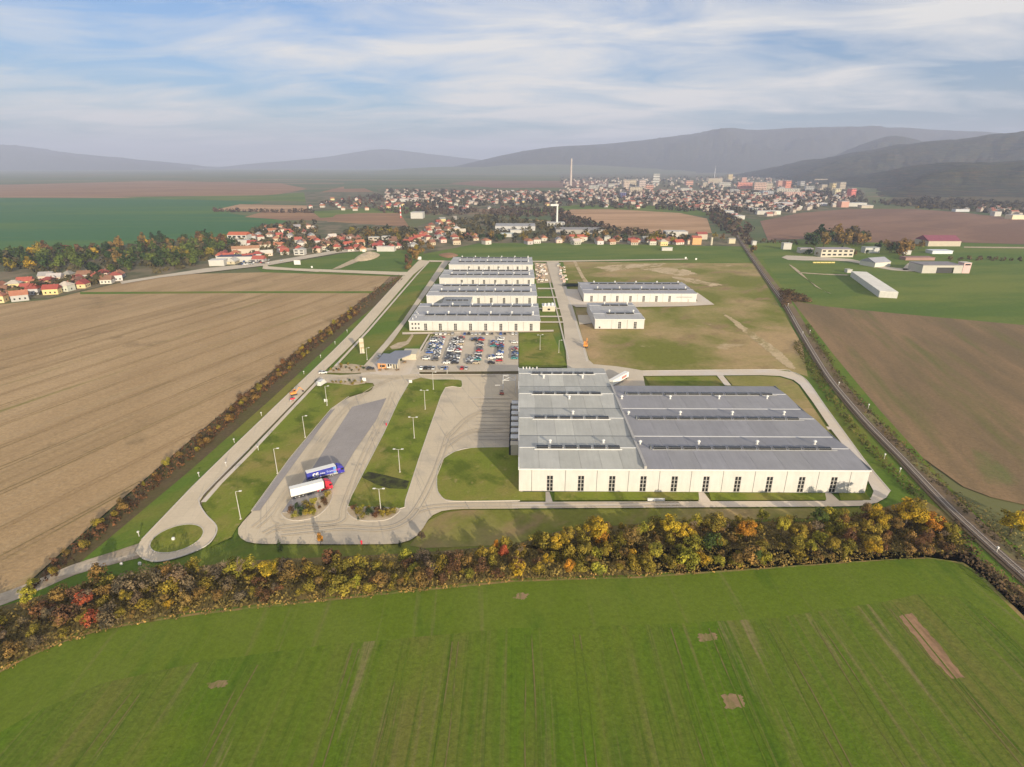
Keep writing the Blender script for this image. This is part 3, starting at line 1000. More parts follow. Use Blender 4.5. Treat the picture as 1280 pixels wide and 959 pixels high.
def skylight(root, L, x, y, z, w, d=1.7, h=0.75):
    m = MB()
    m.box(x - w / 2, x + w / 2, y - d / 2, y + d / 2, z - .5, z + h)
    o = m.build("skylight", FRAMEM, root, L)
    k = round(w, 2)
    if k not in SKY_PANE:
        SKY_PANE[k] = (MB().box(-w / 2 + .07, w / 2 - .07, -d / 2 + .07, d / 2 - .07, 0, .05).data("pane", SKYL),
                       MB().box(-w / 2 + .07, w / 2 - .07, -.04, 0, 0, h - .08).data("pane", PANE))
    p = link(bpy.data.objects.new("pane", SKY_PANE[k][0]), o)
    p.location = (x - L[0], y - L[1], z + h - L[2])
    p = link(bpy.data.objects.new("pane", SKY_PANE[k][1]), o)
    p.location = (x - L[0], y - d / 2 - L[1], z + .06 - L[2])


VENT_ME = MB().tube((0, 0, 0), (0, 0, .5), .95, .8, 10).tube((0, 0, .5), (0, 0, 1.7), .42, .42, 10).data("vent", WHITEM)
CAP_ME = MB().tube((0, 0, 1.7), (0, 0, 2.1), .8, .85, 10).tube((0, 0, 2.1), (0, 0, 2.55), .85, .3, 10).data("vent_cap", WHITEM)
VENT_G = MB().tube((0, 0, 0), (0, 0, .4), .8, .7, 10).tube((0, 0, .4), (0, 0, 1.2), .4, .4, 10).data("vent", TRIM)
CAP_G = MB().tube((0, 0, 1.2), (0, 0, 1.6), .65, .7, 10).tube((0, 0, 1.6), (0, 0, 1.9), .7, .3, 10).data("vent_cap", TRIM)


def vent(root, L, x, y, z, grey=False, s=1.0):
    o = link(bpy.data.objects.new("roof_vent", VENT_G if grey else VENT_ME), root)
    o.location = (x - L[0], y - L[1], z - L[2])
    o.scale = (s, s, s)
    link(bpy.data.objects.new("vent_cap", CAP_G if grey else CAP_ME), o)


# --- the big hall in front
H1 = 9.3
X0, XS, X1 = 0.6, 45.2, 124.1
YF = 179.6
big = thing("factory_hall", "largest factory hall in front, long cream wall and grey roof in two tones", "factory hall", (0, YF, 0))
L1 = Vector((0, YF, 0))
jx = [at(p, 614)[0] for p in (664.4, 706, 745, 784, 822, 861, 900, 939, 978, 1017, 1056)]
dx = [at(p, 614)[0] for p in (687, 725.5, 764, 802.5, 841, 880, 919, 958, 997.5, 1037)]
wins = [(x, 2.25, 0.15, 6.3) for x in dx]
wall_panels(big, L1, X0, X1, YF, H1, jx, wins, WALLC)
for x in dx:
    window_block(big, x, YF + .05, 2.25, 6.3, .15, 2, 4, L1)
MB().box(X0 + .35, XS, YF + .31, 285.6, 0, H1 - .5).box(XS + .01, X1 - .35, YF + .31, 260.2, 0, H1 - .5).build("wall_core", CORE, big, L1)
side_panels(big, L1, X0, YF + .31, 286, H1, 9, -1, WALLC)
side_panels(big, L1, X1, YF + .31, 260.6, H1, 7, 1, WALLC)
side_panels(big, L1, XS + .3, 261, 286, H1, 2, 1, WALLC)
o = MB().box(X0, XS, 286.0, 286.3, 0, H1).box(XS + .01, X1, 260.62, 260.92, 0, H1).build("back_wall", WALLM, big, L1)
o.color = WALLC
e, r, v = H1 + .05, H1 + 1.0, H1 + .25
yl = [(179.3, e), (193.9, r), (205.3, v), (220.9, r), (232.8, v), (248.3, r), (259.2, v), (275.6, r), (286.6, e)]
yr = yl[:6] + [(261.2, e)]
roof_slopes(big, L1, X0 - .2, XS - .25, yl, 6, (0.45, 0.445, 0.405), .085)
roof_slopes(big, L1, XS + .25, X1 + .2, yr, 8, (0.285, 0.28, 0.295), .03)
MB().box(XS - .45, XS + .45, 179.4, 261, H1 - .2, H1 + 1.25).build("parapet", FRAMEM, big, L1)
MB().box(X0 - .25, X0 + .1, 179.4, 286.4, H1 - .3, H1 + .55).build("eave_trim", TRIM, big, L1)
MB().box(X0 - .25, X1 + .25, 179.02, 179.28, H1 - .35, H1 + .2).build("gutter", TRIM, big, L1)
MB().box(X1 - .05, X1 + .3, 179.4, 261, H1 - .3, H1 + .5).build("eave_trim", DTRIM, big, L1)
for (y, z) in (yl[1], yl[3], yl[5], yl[7]):
    MB().box(X0 + .1, XS - .45, y - .22, y + .22, z - .1, z + .12).build("ridge_cap", TRIM, big, L1)
for (y, z) in (yl[1], yl[3], yl[5]):
    MB().box(X1 - 14, X1 - .2, y - .18, y + .18, z - .1, z + .1).build("ridge_cap", TRIM, big, L1)
for (y, z) in (yl[2], yl[4], yl[6]):
    MB().box(X0 + .1, XS - .45, y - .28, y + .28, z - .1, z + .06).build("valley_gutter", DTRIM, big, L1)
for (y, z) in (yl[2], yl[4]):
    MB().box(XS + .45, X1 - .2, y - .3, y + .3, z - .1, z + .1).build("valley_gutter", TRIM, big, L1)
for (y, z), pl, pr in ((yl[1], 669, 776), (yl[3], 666.5, 762), (yl[5], 665, 752), (yl[7], 664, 743)):
    py = {193.9: 560, 220.9: 523, 248.3: 492.5, 275.6: 467.5}[y]
    xa, xb = at(pl, py, z)[0], at(pr, py, z)[0]
    st = (xb - xa) / 6
    for i in range(6):
        skylight(big, L1, xa + (i + .5) * st, y - .3, z, st * .84)
    MB().box(xa - .3, xb + .3, y - 1.6, y - 1.2, z - .3, z + .16).build("skylight_kerb", TRIM, big, L1)
for (y, z), pl, pr, py in ((yl[1], 815, 1038, 560), (yl[3], 797, 998, 523), (yl[5], 783, 965, 492.5)):
    xa, xb = at(pl, py, z)[0], at(pr, py, z)[0]
    st = (xb - xa) / 12
    for i in range(12):
        skylight(big, L1, xa + (i + .5) * st, y - .3, z, st * .84, 1.5, .6)
    MB().box(xa - .3, xb + 1.5, y - 1.5, y - 1.15, z - .3, z + .1).build("skylight_kerb", GREYM, big, L1)
    MB().box(xa - .9, xa - .5, y - 1.1, y + .6, z - .3, z + 1.1).build("smoke_flap", DTRIM, big, L1)
for pts, py in (((800, 873, 946, 1018), 556), ((785.5, 850, 915, 979.5), 519), ((777, 837.5, 898.5, 958.5), 499)):
    for px in pts:
        p = at(px, py, H1 + .5)
        vent(big, L1, p.x, p.y, H1 + .35, False, .82)
for px, py in ((687.5, 554.5), (754, 554.5), (716, 518), (711.5, 499), (679.5, 473), (728, 473)):
    p = at(px, py, H1 + .5)
    vent(big, L1, p.x, p.y, H1 + .4, True)
for px in (654, 658, 662, 666, 671):
    p = at(px, 460.5, H1 + .5)
    vent(big, L1, p.x, p.y, H1 + .1, px == 666, .5)
MB().box(X0 + .02, X1 - .02, YF - .06, YF - .003, 0, .14).build("plinth", DTRIM, big, L1)
for x in jx:
    MB().tube((x, YF + .02, .15), (x, YF + .02, H1 - .36), .07, .07, 8).build("downpipe", DTRIM, big, L1)
# loading docks on the left side
DOCKR = plain("dock_navy", (0.06, 0.065, 0.11), 0.5, 0.1, 1)
DARKP = plain("dark_rubber", (0.03, 0.03, 0.03), 0.7, 0.1, 1)
BEIGE = plain("beige_panel", (0.55, 0.49, 0.38), 0.6, 0.08, 1)
y0 = at(643, 556, 5)[1]
y1 = at(643, 498, 5)[1]
nd = 8
st = (y1 - y0) / nd
for i in range(nd):
    a = y0 + i * st
    o = MB().box(X0 - 3.2, X0 - .31, a + .3, a + st * .55, 0, 4.6).build("dock_shelter", BEIGE, big, L1)
    MB().box(X0 - 3.4, X0 - .31, a + .2, a + st * .62, 4.61, 4.8).build("dock_roof", BEIGE if i == 0 else TRIM, o, L1)
    MB().box(X0 - 3.0, X0 - .31, a + st * .64, a + st * 1.0, 3.6, 4.0).build("dock_canopy", DOCKR, o, L1)
    MB().box(X0 - 4.0, X0 - 3.22, a + .5, a + st * .5, .0, 3.9).build("dock_curtain", DARKP, o, L1)


# --- the other halls
def hall(label, px0, px1, top_py, back_py, h, doors, ndoor, joints, ridges, roofc, var=.03, small=None, nroof=6, ventn=6, back_px=None, sky=True, cat="factory hall"):
    P0, P1 = at(px0, top_py, h), at(px1, top_py, h)
    yf = (P0.y + P1.y) / 2
    x0, x1 = P0.x, P1.x
    yb = at((px0 + px1) / 2, back_py, h)[1]
    L = Vector(((x0 + x1) / 2, yf, 0))
    root = thing("factory_hall", label, cat, L)
    xs = [at(d, top_py, h)[0] for d in doors]
    dh = h * .72
    ws = [(x, 2.1, .15, dh) for x in xs]
    sm = []
    if small:
        for d, z in small:
            sm.append((at(d, top_py, h)[0], 1.1, z, 1.2))
    jj = [at(d, top_py, h)[0] for d in joints]
    by_x = {}
    for s in sm:
        by_x.setdefault(round(s[0], 1), []).append(s)
    wall_panels(root, L, x0, x1, yf, h, jj, ws, WALLC)
    for x in xs:
        window_block(root, x, yf + .05, 2.1, dh, .15, 2, ndoor, L)
    for s in sm:
        f = MB().box(s[0] - .6, s[0] + .6, yf - .05, yf - .003, s[2], s[2] + 1.3).build("window", FRAMEM, root, L)
        MB().box(s[0] - .5, s[0] + .5, yf - .08, yf - .051, s[2] + .1, s[2] + 1.2).build("pane", PANE, f, L)
    MB().box(x0 + .35, x1 - .35, yf + .31, yb - .4, 0, h - .4).build("wall_core", CORE, root, L)
    side_panels(root, L, x0, yf + .31, yb, h, 4, -1, WALLC)
    side_panels(root, L, x1, yf + .31, yb, h, 4, 1, WALLC)
    o = MB().box(x0, x1, yb + .01, yb + .3, 0, h).build("back_wall", WALLM, root, L)
    o.color = WALLC
    n = ridges
    ys = [(yf - .3, h + .05)]
    d = (yb - yf) / n
    rid = []
    for i in range(n):
        ys.append((yf + d * (i + .5), h + .9))
        rid.append(ys[-1])
        ys.append((yf + d * (i + 1) + (.3 if i == n - 1 else 0), h + (.05 if i == n - 1 else .25)))
    roof_slopes(root, L, x0 - .2, x1 + .2, ys, nroof, roofc, var)
    MB().box(x0 - .25, x1 + .25, yf - .58, yf - .32, h - .3, h + .2).build("gutter", TRIM, root, L)
    MB().box(x0 - .3, x0 + .05, yf - .25, yb + .2, h - .3, h + .45).build("eave_trim", TRIM, root, L)
    MB().box(x1 - .05, x1 + .3, yf - .25, yb + .2, h - .3, h + .45).build("eave_trim", TRIM, root, L)
    for (y, z) in rid:
        MB().box(x0 + .1, x1 - .1, y - .2, y + .2, z - .1, z + .1).build("ridge_cap", TRIM, root, L)
        ns = max(3, int((x1 - x0) / 9))
        w = (x1 - x0 - 14) / ns
        if sky:
            for i in range(ns):
                skylight(root, L, x0 + 9 + (i + .5) * w, y - .3, z, w * .86, 2.4, .9)
        for i in range(ventn):
            vent(root, L, x0 + (i + .7) * (x1 - x0) / ventn, y + 3.2, z - .35)
    return root, x0, x1, yf, yb, L


ROOF_B = (0.40, 0.395, 0.395)
doorsA = (531, 550, 569, 588, 607, 626, 645, 664)
small = [(521, 1.2), (525, 1.2), (529 - .6, 1.2), (521, 4.2), (525, 4.2), (528.4, 4.2)]
hA = hall("long white hall right behind the car park, office windows at its left end", 511, 675, 401.5, 379.5, 7.0, [531.5] + list(doorsA[1:]), 4,
          (540.5, 559.5, 578.5, 597.5, 616.5, 635.5, 654.5), 2, ROOF_B, .03, [(515, 1.2), (519, 1.2), (523, 1.2), (515, 4.2), (519, 4.2), (523, 4.2)], 8)
hB = hall("second white hall behind the car park, joined to the first by a link roof", 533, 671, 369.8, 355.2, 7.0, (598, 614, 630, 646, 662), 4,
          (554, 590, 606, 622, 638, 654), 2, ROOF_B, .03, None, 8)
hC = hall("third white hall of the row behind the car park", 549, 668, 347.6, 337.2, 7.0, (577, 591, 605, 619, 633, 647, 661), 4,
          (570, 584, 598, 612, 626, 640, 654), 2, ROOF_B, .03, None, 8)
hD = hall("rearmost white hall of the row, bordering the green meadow", 561, 666, 331, 321.5, 7.0, (586, 598.5, 611, 623, 635, 647, 659), 3,
          (580, 592, 605, 617, 629, 641, 653), 2, ROOF_B, .03, None, 8)
hE = hall("long white hall alone on the rough meadow beside the central road", 730, 871, 367.3, 353, 7.0, (739.7, 756, 772, 788.5, 805, 821, 837.5), 4,
          (748, 764, 780, 797, 813, 829, 852), 2, (0.34, 0.335, 0.355), .03, None, 8, 5)
hF = hall("small square white hall in front of the long meadow hall", 744, 805.7, 399.2, 378.8, 7.0, (775, 794.5), 4, (765, 784.5), 2, ROOF_B, .03, [(750, .4)], 4, 2)
# canopy strip and door on the long meadow hall
LE = hE[5]
pa, pb = at(845, 371, 4), at(864, 371, 4)
MB().box(pa.x, pb.x, hE[3] - 1.2, hE[3] - .003, 4.2, 4.5).build("canopy", GREYM, hE[0], LE)
pd = at(859, 372, 3)
MB().box(pd.x - .7, pd.x + .7, hE[3] - .06, hE[3] - .003, 0, 2.4).build("door", FRAMEM, hE[0], LE)
# link roof between the first two halls
LA = hA[5]
xa, xb = at(549, 385, 6)[0], at(586, 385, 6)[0]
ln = MB().box(xa, xb, hA[4] + .4, hB[3] - .1, 0, 5.6).build("link_wall", WALLM, hA[0], LA)
ln.color = WALLC
for i in range(3):
    w = (xb - xa) / 3
    o = MB().box(xa + i * w + .03, xa + (i + 1) * w - .03, hA[4] + .4, hB[3] - .1, 5.61, 6.2).build("roof_panel", ROOFM, hA[0], LA)
    o.color = (0.27 + .02 * i, 0.28 + .02 * i, 0.29 + .02 * i, 1)
for i in range(4):
    w = (xb - xa - 4) / 4
    skylight(hA[0], LA, xa + 2 + (i + .5) * w, (hA[4] + hB[3]) / 2, 6.2, w * .85, 1.8)
for i in range(5):
    vent(hA[0], LA, hA[1] + 2.2 + (i % 2) * 1.6, hA[3] + 3 + i * 4.5, 7.3, False, .5)
# open loading yard fence of the meadow hall: dark bays
for i in range(5):
    p = at(707 + i * 3.6, 358, 0)
    tag(MB().box(p.x - 3.2, p.x + 3.2, p.y, p.y + 2.6, 0, 2.4).build("waste_container", plain("container_dark", (0.035, 0.05, 0.045), 0.6, 0.2, 1) if i == 0 else bpy.data.materials["container_dark"]),
        f"dark container in the row left of the meadow hall, {ordinal(i + 1)} from the road", "container", "dark containers in the yard")

# hall porches on the east ends
for (px, py, w, d, h_) in ((686, 386.5, 10, 10, 4),):
    p = at(px, py + 3)
    t = thing("equipment_house", "small pale plant house between the first hall and the central road", "plant house", p)
    MB().box(-w / 2, w / 2, 0, d, 0, h_).build("wall", BEIGE, t)
    MB().box(-w / 2 - .3, w / 2 + .3, -.3, d + .3, h_ + .003, h_ + .3).build("roof", TRIM, t)
    for k in (-1, 0, 1):
        o = MB().tube((k * 3, 3 + k, h_ + .3), (k * 3, 3 + k, h_ + 2.2), .9, .9, 10).build("cooling_unit", WHITEM, t)
    MB().box(-1, 1, -.05, -.003, 1, 2.4).build("window", PANE, t)

# ------------------------------------------------------------------ gatehouse
gp = [at(470, 453.5, 4), at(496.5, 455.2, 4), at(498, 449, 4), at(513, 443.3, 4), at(514.5, 438.2, 4), at(494, 438.6, 4), at(487, 442.5, 4), at(479, 442, 4)]
gc = at(484, 456)
gh = thing("gatehouse", "low gatehouse with angular blue-grey flat roof and orange front at the works entrance", "gatehouse", gc)
v, f = [], []
n = len(gp)
for z in (3.7, 4.15):
    v += [(p.x - gc.x, p.y - gc.y, z) for p in gp]
me = bpy.data.meshes.new("roof")
me.from_pydata(v, [], [tuple(range(n - 1, -1, -1)), tuple(range(n, 2 * n))] + [(i, (i + 1) % n, n + (i + 1) % n, n + i) for i in range(n)])
bm = bmesh.new()
bm.from_mesh(me)
bmesh.ops.recalc_face_normals(bm, faces=bm.faces)
bm.to_mesh(me)
bm.free()
me.materials.append(plain("gatehouse_roof", (0.22, 0.23, 0.27), 0.6, 0.06, .3))
link(bpy.data.objects.new("roof", me), gh)
ORANGE = plain("orange_cladding", (0.62, 0.30, 0.12), 0.6, 0.1, .8)
yy = gp[0].y - gc.y + 1.0
xa, xb = gp[0].x - gc.x + .6, gp[1].x - gc.x - .6
w = (xb - xa)
MB().box(xa, xa + w * .42, yy, yy + 8, 0, 3.69).build("wall", ORANGE, gh)
MB().box(xa + w * .42 + .02, xa + w * .7, yy + 1.2, yy + 8, 0, 3.69).build("wall", WHITEM, gh)
MB().box(xa + w * .7 + .02, xb, yy + .3, yy + 8, 0, 3.69).build("wall", BEIGE, gh)
MB().box(xa + w * .1, xa + w * .36, yy - .04, yy - .003, 1.1, 2.2).build("window", PANE, gh)
MB().box(xa + w * .47, xa + w * .56, yy + 1.16, yy + 1.197, .8, 2.6).build("window", PANE, gh)
MB().box(xa + w * .60, xa + w * .68, yy + 1.16, yy + 1.197, 1.4, 2.6).build("window", PANE, gh)
MB().box(xa + w * .78, xa + w * .84, yy + .26, yy + .297, .1, 2.6).build("door", PANE, gh)
MB().box(xa + w * .9, xa + w * .97, yy + .26, yy + .297, .1, 2.6).build("door", PANE, gh)
for k in range(4):
    MB().tube((xa + w * (.2 + .26 * k), yy - .8, 0), (xa + w * (.2 + .26 * k), yy - .8, 3.7), .12, .12, 8).build("post", GREYM, gh)
MB().box(7.0, 15.5, 9, 20, 0, 3.6).build("rear_wall", BEIGE, gh)
WOOD = plain("bench_wood", (0.30, 0.20, 0.11), 0.7, 0.15, 2)
for px, py in ((475, 463.5), (483.5, 462.5), (497, 463.2), (505, 447.5), (506, 453.5)):
    p = at(px, py)
    t = thing("picnic_table", "wooden picnic table " + {475: "at the left front corner of the gatehouse", 483.5: "before the gatehouse front, second from left", 497: "at the right front corner of the gatehouse", 505: "on the forecourt close to the gatehouse roof edge", 506: "on the forecourt nearest the car park"}[px], "table", p, RND.uniform(0, 3), "picnic tables at the gatehouse")
    MB().box(-1.1, 1.1, -.45, .45, .72, .78).build("table_top", WOOD, t)
    for s in (-1, 1):
        MB().box(-1.1, 1.1, s * .75 - .15, s * .75 + .15, .43, .48).build("seat", WOOD, t)
        MB().box(s * .7 - .06, s * .7 + .06, -.6, .6, 0, .71).build("leg", WOOD, t)

# ------------------------------------------------------------------ lorries
TYRE = plain("tyre_rubber", (0.03, 0.03, 0.03), 0.8, 0.1, 4)
RIM = plain("wheel_rim", (0.55, 0.55, 0.55), 0.4, 0.1, 4, metal=0.4)
NAVY = plain("navy_tarpaulin", (0.035, 0.045, 0.34), 0.5, 0.12, .6)
CAB_BLUE = plain("blue_cab_paint", (0.04, 0.035, 0.36), 0.35, 0.08, 1)
RED = plain("red_cab_paint", (0.62, 0.025, 0.05), 0.35, 0.08, 1)
SKIRT = plain("chassis_black", (0.035, 0.035, 0.04), 0.6, 0.1, 1)
TARPW = plain("white_tarpaulin", (0.80, 0.79, 0.74), 0.5, 0.05, .4)
LIGHTB = plain("light_blue_print", (0.10, 0.28, 0.62), 0.5, 0.05, .4)
PALEB = plain("pale_print", (0.55, 0.62, 0.85), 0.5, 0.05, .4)
MAGENTA = plain("magenta_print", (0.55, 0.07, 0.35), 0.5, 0.05, .4)
LAMPC = plain("lamp_glass", (0.75, 0.72, 0.65), 0.2, 0.02, 1)


def wheel(parent, x, y, r=.5, w=.32):
    t = MB().tube((x, y - w / 2, r), (x, y + w / 2, r), r, r, 18).build("wheel", TYRE, parent)
    MB().tube((x, y - w / 2 - .03, r), (x, y + w / 2 + .03, r), r * .52, r * .52, 12).build("rim", RIM, t)


def bevel(o, w=.06, n=2):
    m = o.modifiers.new("edge", 'BEVEL')
    m.width = w
    m.segments = n
    m.limit_method = 'ANGLE'
    return o


def lettering(text, size, mat_, parent, x, y, z):
    c = bpy.data.curves.new("lettering", 'FONT')
    c.body = text
    c.size = size
    c.extrude = .012
    c.materials.append(mat_)
    tmp = bpy.data.objects.new("lettering", c)
    COL.objects.link(tmp)
    me = bpy.data.meshes.new_from_object(tmp.evaluated_get(bpy.context.evaluated_depsgraph_get()))
    bpy.data.objects.remove(tmp)
    o = link(bpy.data.objects.new("lettering", me), parent)
    o.location = (x, y, z)
    o.rotation_euler = (rad(90), 0, 0)
    return o


def lorry(label, rear_px, front_px, cabm, sidem, blue):
    a, b = at(*rear_px), at(*front_px)
    d = (b - a)
    ang = math.atan2(d.y, d.x)
    n = Vector((-math.sin(ang), math.cos(ang), 0))
    o = thing("lorry", label, "lorry", a + n * 1.25 + Vector((0, 0, .04)), ang, "lorries in the lorry park")
    Ln = d.length
    k = Ln - 3.1          # trailer length
    body = bevel(MB().box(0, k, -1.27, 1.27, 1.15, 3.95).build("trailer", sidem, o), .05)
    MB().box(.03, k - .03, -1.24, 1.24, 3.952, 4.02).build("trailer_roof", TARPW, body)
    MB().box(.02, k - .02, -1.3, -1.272, 1.1, 1.3).build("side_rail", RIM, body)
    MB().box(.02, k - .02, 1.272, 1.3, 1.1, 1.3).build("side_rail", RIM, body)
    MB().box(-.03, -.003, -1.2, 1.2, 1.2, 3.9).build("rear_door", RIM if not blue else sidem, body)
    MB().box(k + .003, k + .1, -1.25, 1.25, 1.2, 4.0).build("front_board", TARPW, body)
    MB().box(.3, k + 1.5, -.45, .45, .75, 1.1).build("chassis", SKIRT, o)
    MB().box(4.6, k - 3.2, -1.2, -1.1, .45, 1.08).build("side_guard", SKIRT, o)
    MB().box(4.6, k - 3.2, 1.1, 1.2, .45, 1.08).build("side_guard", SKIRT, o)
    MB().box(-.05, .05, -1.1, 1.1, .5, .7).build("bumper", SKIRT, o)
    for x in (1.4, 2.7, 4.0):
        for s in (-1.02, 1.02):
            wheel(o, x, s)
    for x in (k - 1.4, k + 2.05):
        for s in (-1.02, 1.02):
            wheel(o, x, s, .52)
    MB().box(k - 2.4, k + .6, -1.15, -.55, .55, 1.05).build("fuel_tank", RIM if blue else cabm, o)
    MB().box(k - 2.4, k + .6, .55, 1.15, .55, 1.05).build("fuel_tank", RIM if blue else cabm, o)
    c0 = k + .65
    prof = [(c0, .5), (c0 + 2.42, .45), (c0 + 2.48, 1.35), (c0 + 2.2, 2.75), (c0 + 1.5, 3.35), (c0 + .5, 3.82), (c0, 3.85)]
    cab = bevel(MB().prism(prof, -1.24, 1.24).build("cab", cabm, o), .07)
    # windscreen lies on the sloped front
    p0, p1 = Vector((c0 + 2.47, 0, 1.5)), Vector((c0 + 2.24, 0, 2.62))
    nn = Vector((p1.z - p0.z, 0, p0.x - p1.x)).normalized() * .02
    m = MB()
    q = [(p0.x + nn.x, -1.1, p0.z + nn.z), (p0.x + nn.x, 1.1, p0.z + nn.z), (p1.x + nn.x, 1.05, p1.z + nn.z), (p1.x + nn.x, -1.05, p1.z + nn.z)]
    q2 = [(x - nn.x * 1.6, y, z - nn.z * 1.6) for x, y, z in q]
    m.v = q + q2
    m.f = [(0, 1, 2, 3), (7, 6, 5, 4), (0, 4, 5, 1), (1, 5, 6, 2), (2, 6, 7, 3), (3, 7, 4, 0)]
    m.m = [0] * 6
    m.build("windscreen", PANE, cab)
    for s in (-1, 1):
        y = s * 1.25
        MB().box(c0 + 1.25, c0 + 2.15, min(y, y - s * .03), max(y, y - s * .03) + .004, 1.65, 2.5).build("side_window", PANE, cab)
        MB().box(c0 + 2.25, c0 + 2.4, s * 1.5 - .1, s * 1.5 + .1, 1.8, 2.6).build("mirror", SKIRT, cab)
        MB().box(c0 + 2.47, c0 + 2.53, s * .9 - .2, s * .9 + .2, .7, .95).build("headlight", LAMPC, cab)
    MB().box(c0 + 2.42, c0 + 2.56, -1.2, 1.2, .4, .66).build("bumper", SKIRT if not blue else cabm, cab)
    if blue:
        # emblem of two white crescents, then the words, on both sides
        for s in (-1,):
            em = MB()
            for cx, r0 in ((2.6, .78), (3.75, .82)):
                pts = []
                for i in range(15):
                    t = rad(50 + i * 260 / 14)
                    pts.append((cx + math.cos(t) * r0 * .82, math.sin(t) * r0 + 2.45))
                inn = []
                for i in range(15):
                    t = rad(50 + (14 - i) * 260 / 14)
                    inn.append((cx + .18 + math.cos(t) * r0 * .42, math.sin(t) * r0 * .55 + 2.45))
                for i in range(14):
                    a4 = [pts[i], pts[i + 1], inn[13 - i], inn[14 - i]]
                    em.poly([(p[0], -1.285, p[1]) for p in a4])
            em.box(3.7, 4.3, -1.286, -1.272, 2.3, 2.5)
            em.build("emblem", TARPW, body)
        lettering("Nika", .95, TARPW, body, 4.75, -1.284, 2.15)
        lettering("Trans", 1.15, PALEB, body, 7.0, -1.284, 2.1)
        lettering("cargo", 1.15, MAGENTA, body, 9.6, -1.284, 2.1)
        MB().box(k - .95, k - .05, -1.283, -1.272, 1.35, 3.8).build("front_stripe", LIGHTB, body)
    return o


lorry("blue lorry with white roof and white emblem and lettering along its side", (385.0, 604.0), (431, 591.5), CAB_BLUE, NAVY, True)
lorry("white lorry with red cab next to the planting bed", (364.5, 625.0), (416.5, 611.5), RED, TARPW, False)

# white semi-trailer parked behind the big hall
a = at(763, 484)
b = at(783, 472.5)
t = thing("box_trailer", "white trailer with red markings behind the big hall", "trailer", a, math.atan2(b.y - a.y, b.x - a.x))
Ln = (b - a).length
bd = bevel(MB().box(0, Ln, -1.3, 1.3, 1.1, 3.9).build("trailer_body", TARPW, t), .05)
MB().box(Ln * .55, Ln * .85, -1.33, -1.302, 1.8, 3.2).build("red_marking", plain("faded_print", (.52, .22, .2), .5, .1, 1), bd)
MB().box(.2, Ln - .5, -.5, .5, .7, 1.09).build("chassis", SKIRT, t)
for x in (1.3, 2.6, Ln - 1.5):
    for s in (-1, 1):
        wheel(t, x, s * 1.0)

# ------------------------------------------------------------------ cars
CARP = plain("car_paint", (0.5, 0.5, 0.5), 0.3, 0.04, 2, True)
prof = [(-2.15, .32), (2.15, .32), (2.2, .62), (2.0, .82), (1.05, .95), (-1.75, 1.0), (-2.15, .88)]
glas = [(1.0, .955), (.25, 1.40), (-1.15, 1.42), (-1.9, 1.005)]
carm = bpy.data.objects.new("car", MB().prism(prof, -.87, .87).data("car", CARP))
link(carm)
o = MB().prism(glas, -.76, .76).build("side_glass", PANE, carm)
o = MB().box(-1.15, .27, -.72, .72, 1.425, 1.47).build("roof", CARP, carm)
WH = MB().tube((0, -.1, 0), (0, .1, 0), .32, .32, 12).data("wheel", TYRE)
for x in (-1.35, 1.35):
    for s in (-.8, .8):
        w_ = link(bpy.data.objects.new("wheel", WH), carm)
        w_.location = (x, s, .32)
car_cols = [("white", (.80, .79, .77), 30), ("silver", (.45, .46, .47), 24), ("black", (.03, .03, .035), 14), ("dark grey", (.12, .12, .13), 18), ("blue", (.05, .12, .38), 9),
            ("red", (.50, .03, .04), 9), ("teal", (.05, .25, .26), 4), ("dark green", (.04, .10, .06), 3), ("beige", (.45, .38, .28), 4)]
CW = [c for c in car_cols for _ in range(c[2])]
first_car = [True]


def put_car(px, py, rz, label, group, col=None):
    p = at(px, py)
    c = col or RND.choice(CW)
    k = RND.uniform(.85, 1.12)
    color = (c[1][0] * k, c[1][1] * k, c[1][2] * k, 1)
    if first_car[0]:
        first_car[0] = False
        o = carm
        o.color = color
        for ch in o.children:
            ch.color = color
    else:
        o = copy_tree(carm, None, color)
    o.location = (p.x, p.y, RZ + .02)
    o.rotation_euler = (0, 0, rz)
    s = RND.uniform(.95, 1.08)
    o.scale = (s, RND.uniform(.98, 1.05), s * RND.uniform(.97, 1.15))
    tag(o, label.replace("{c}", c[0]), "car", group)


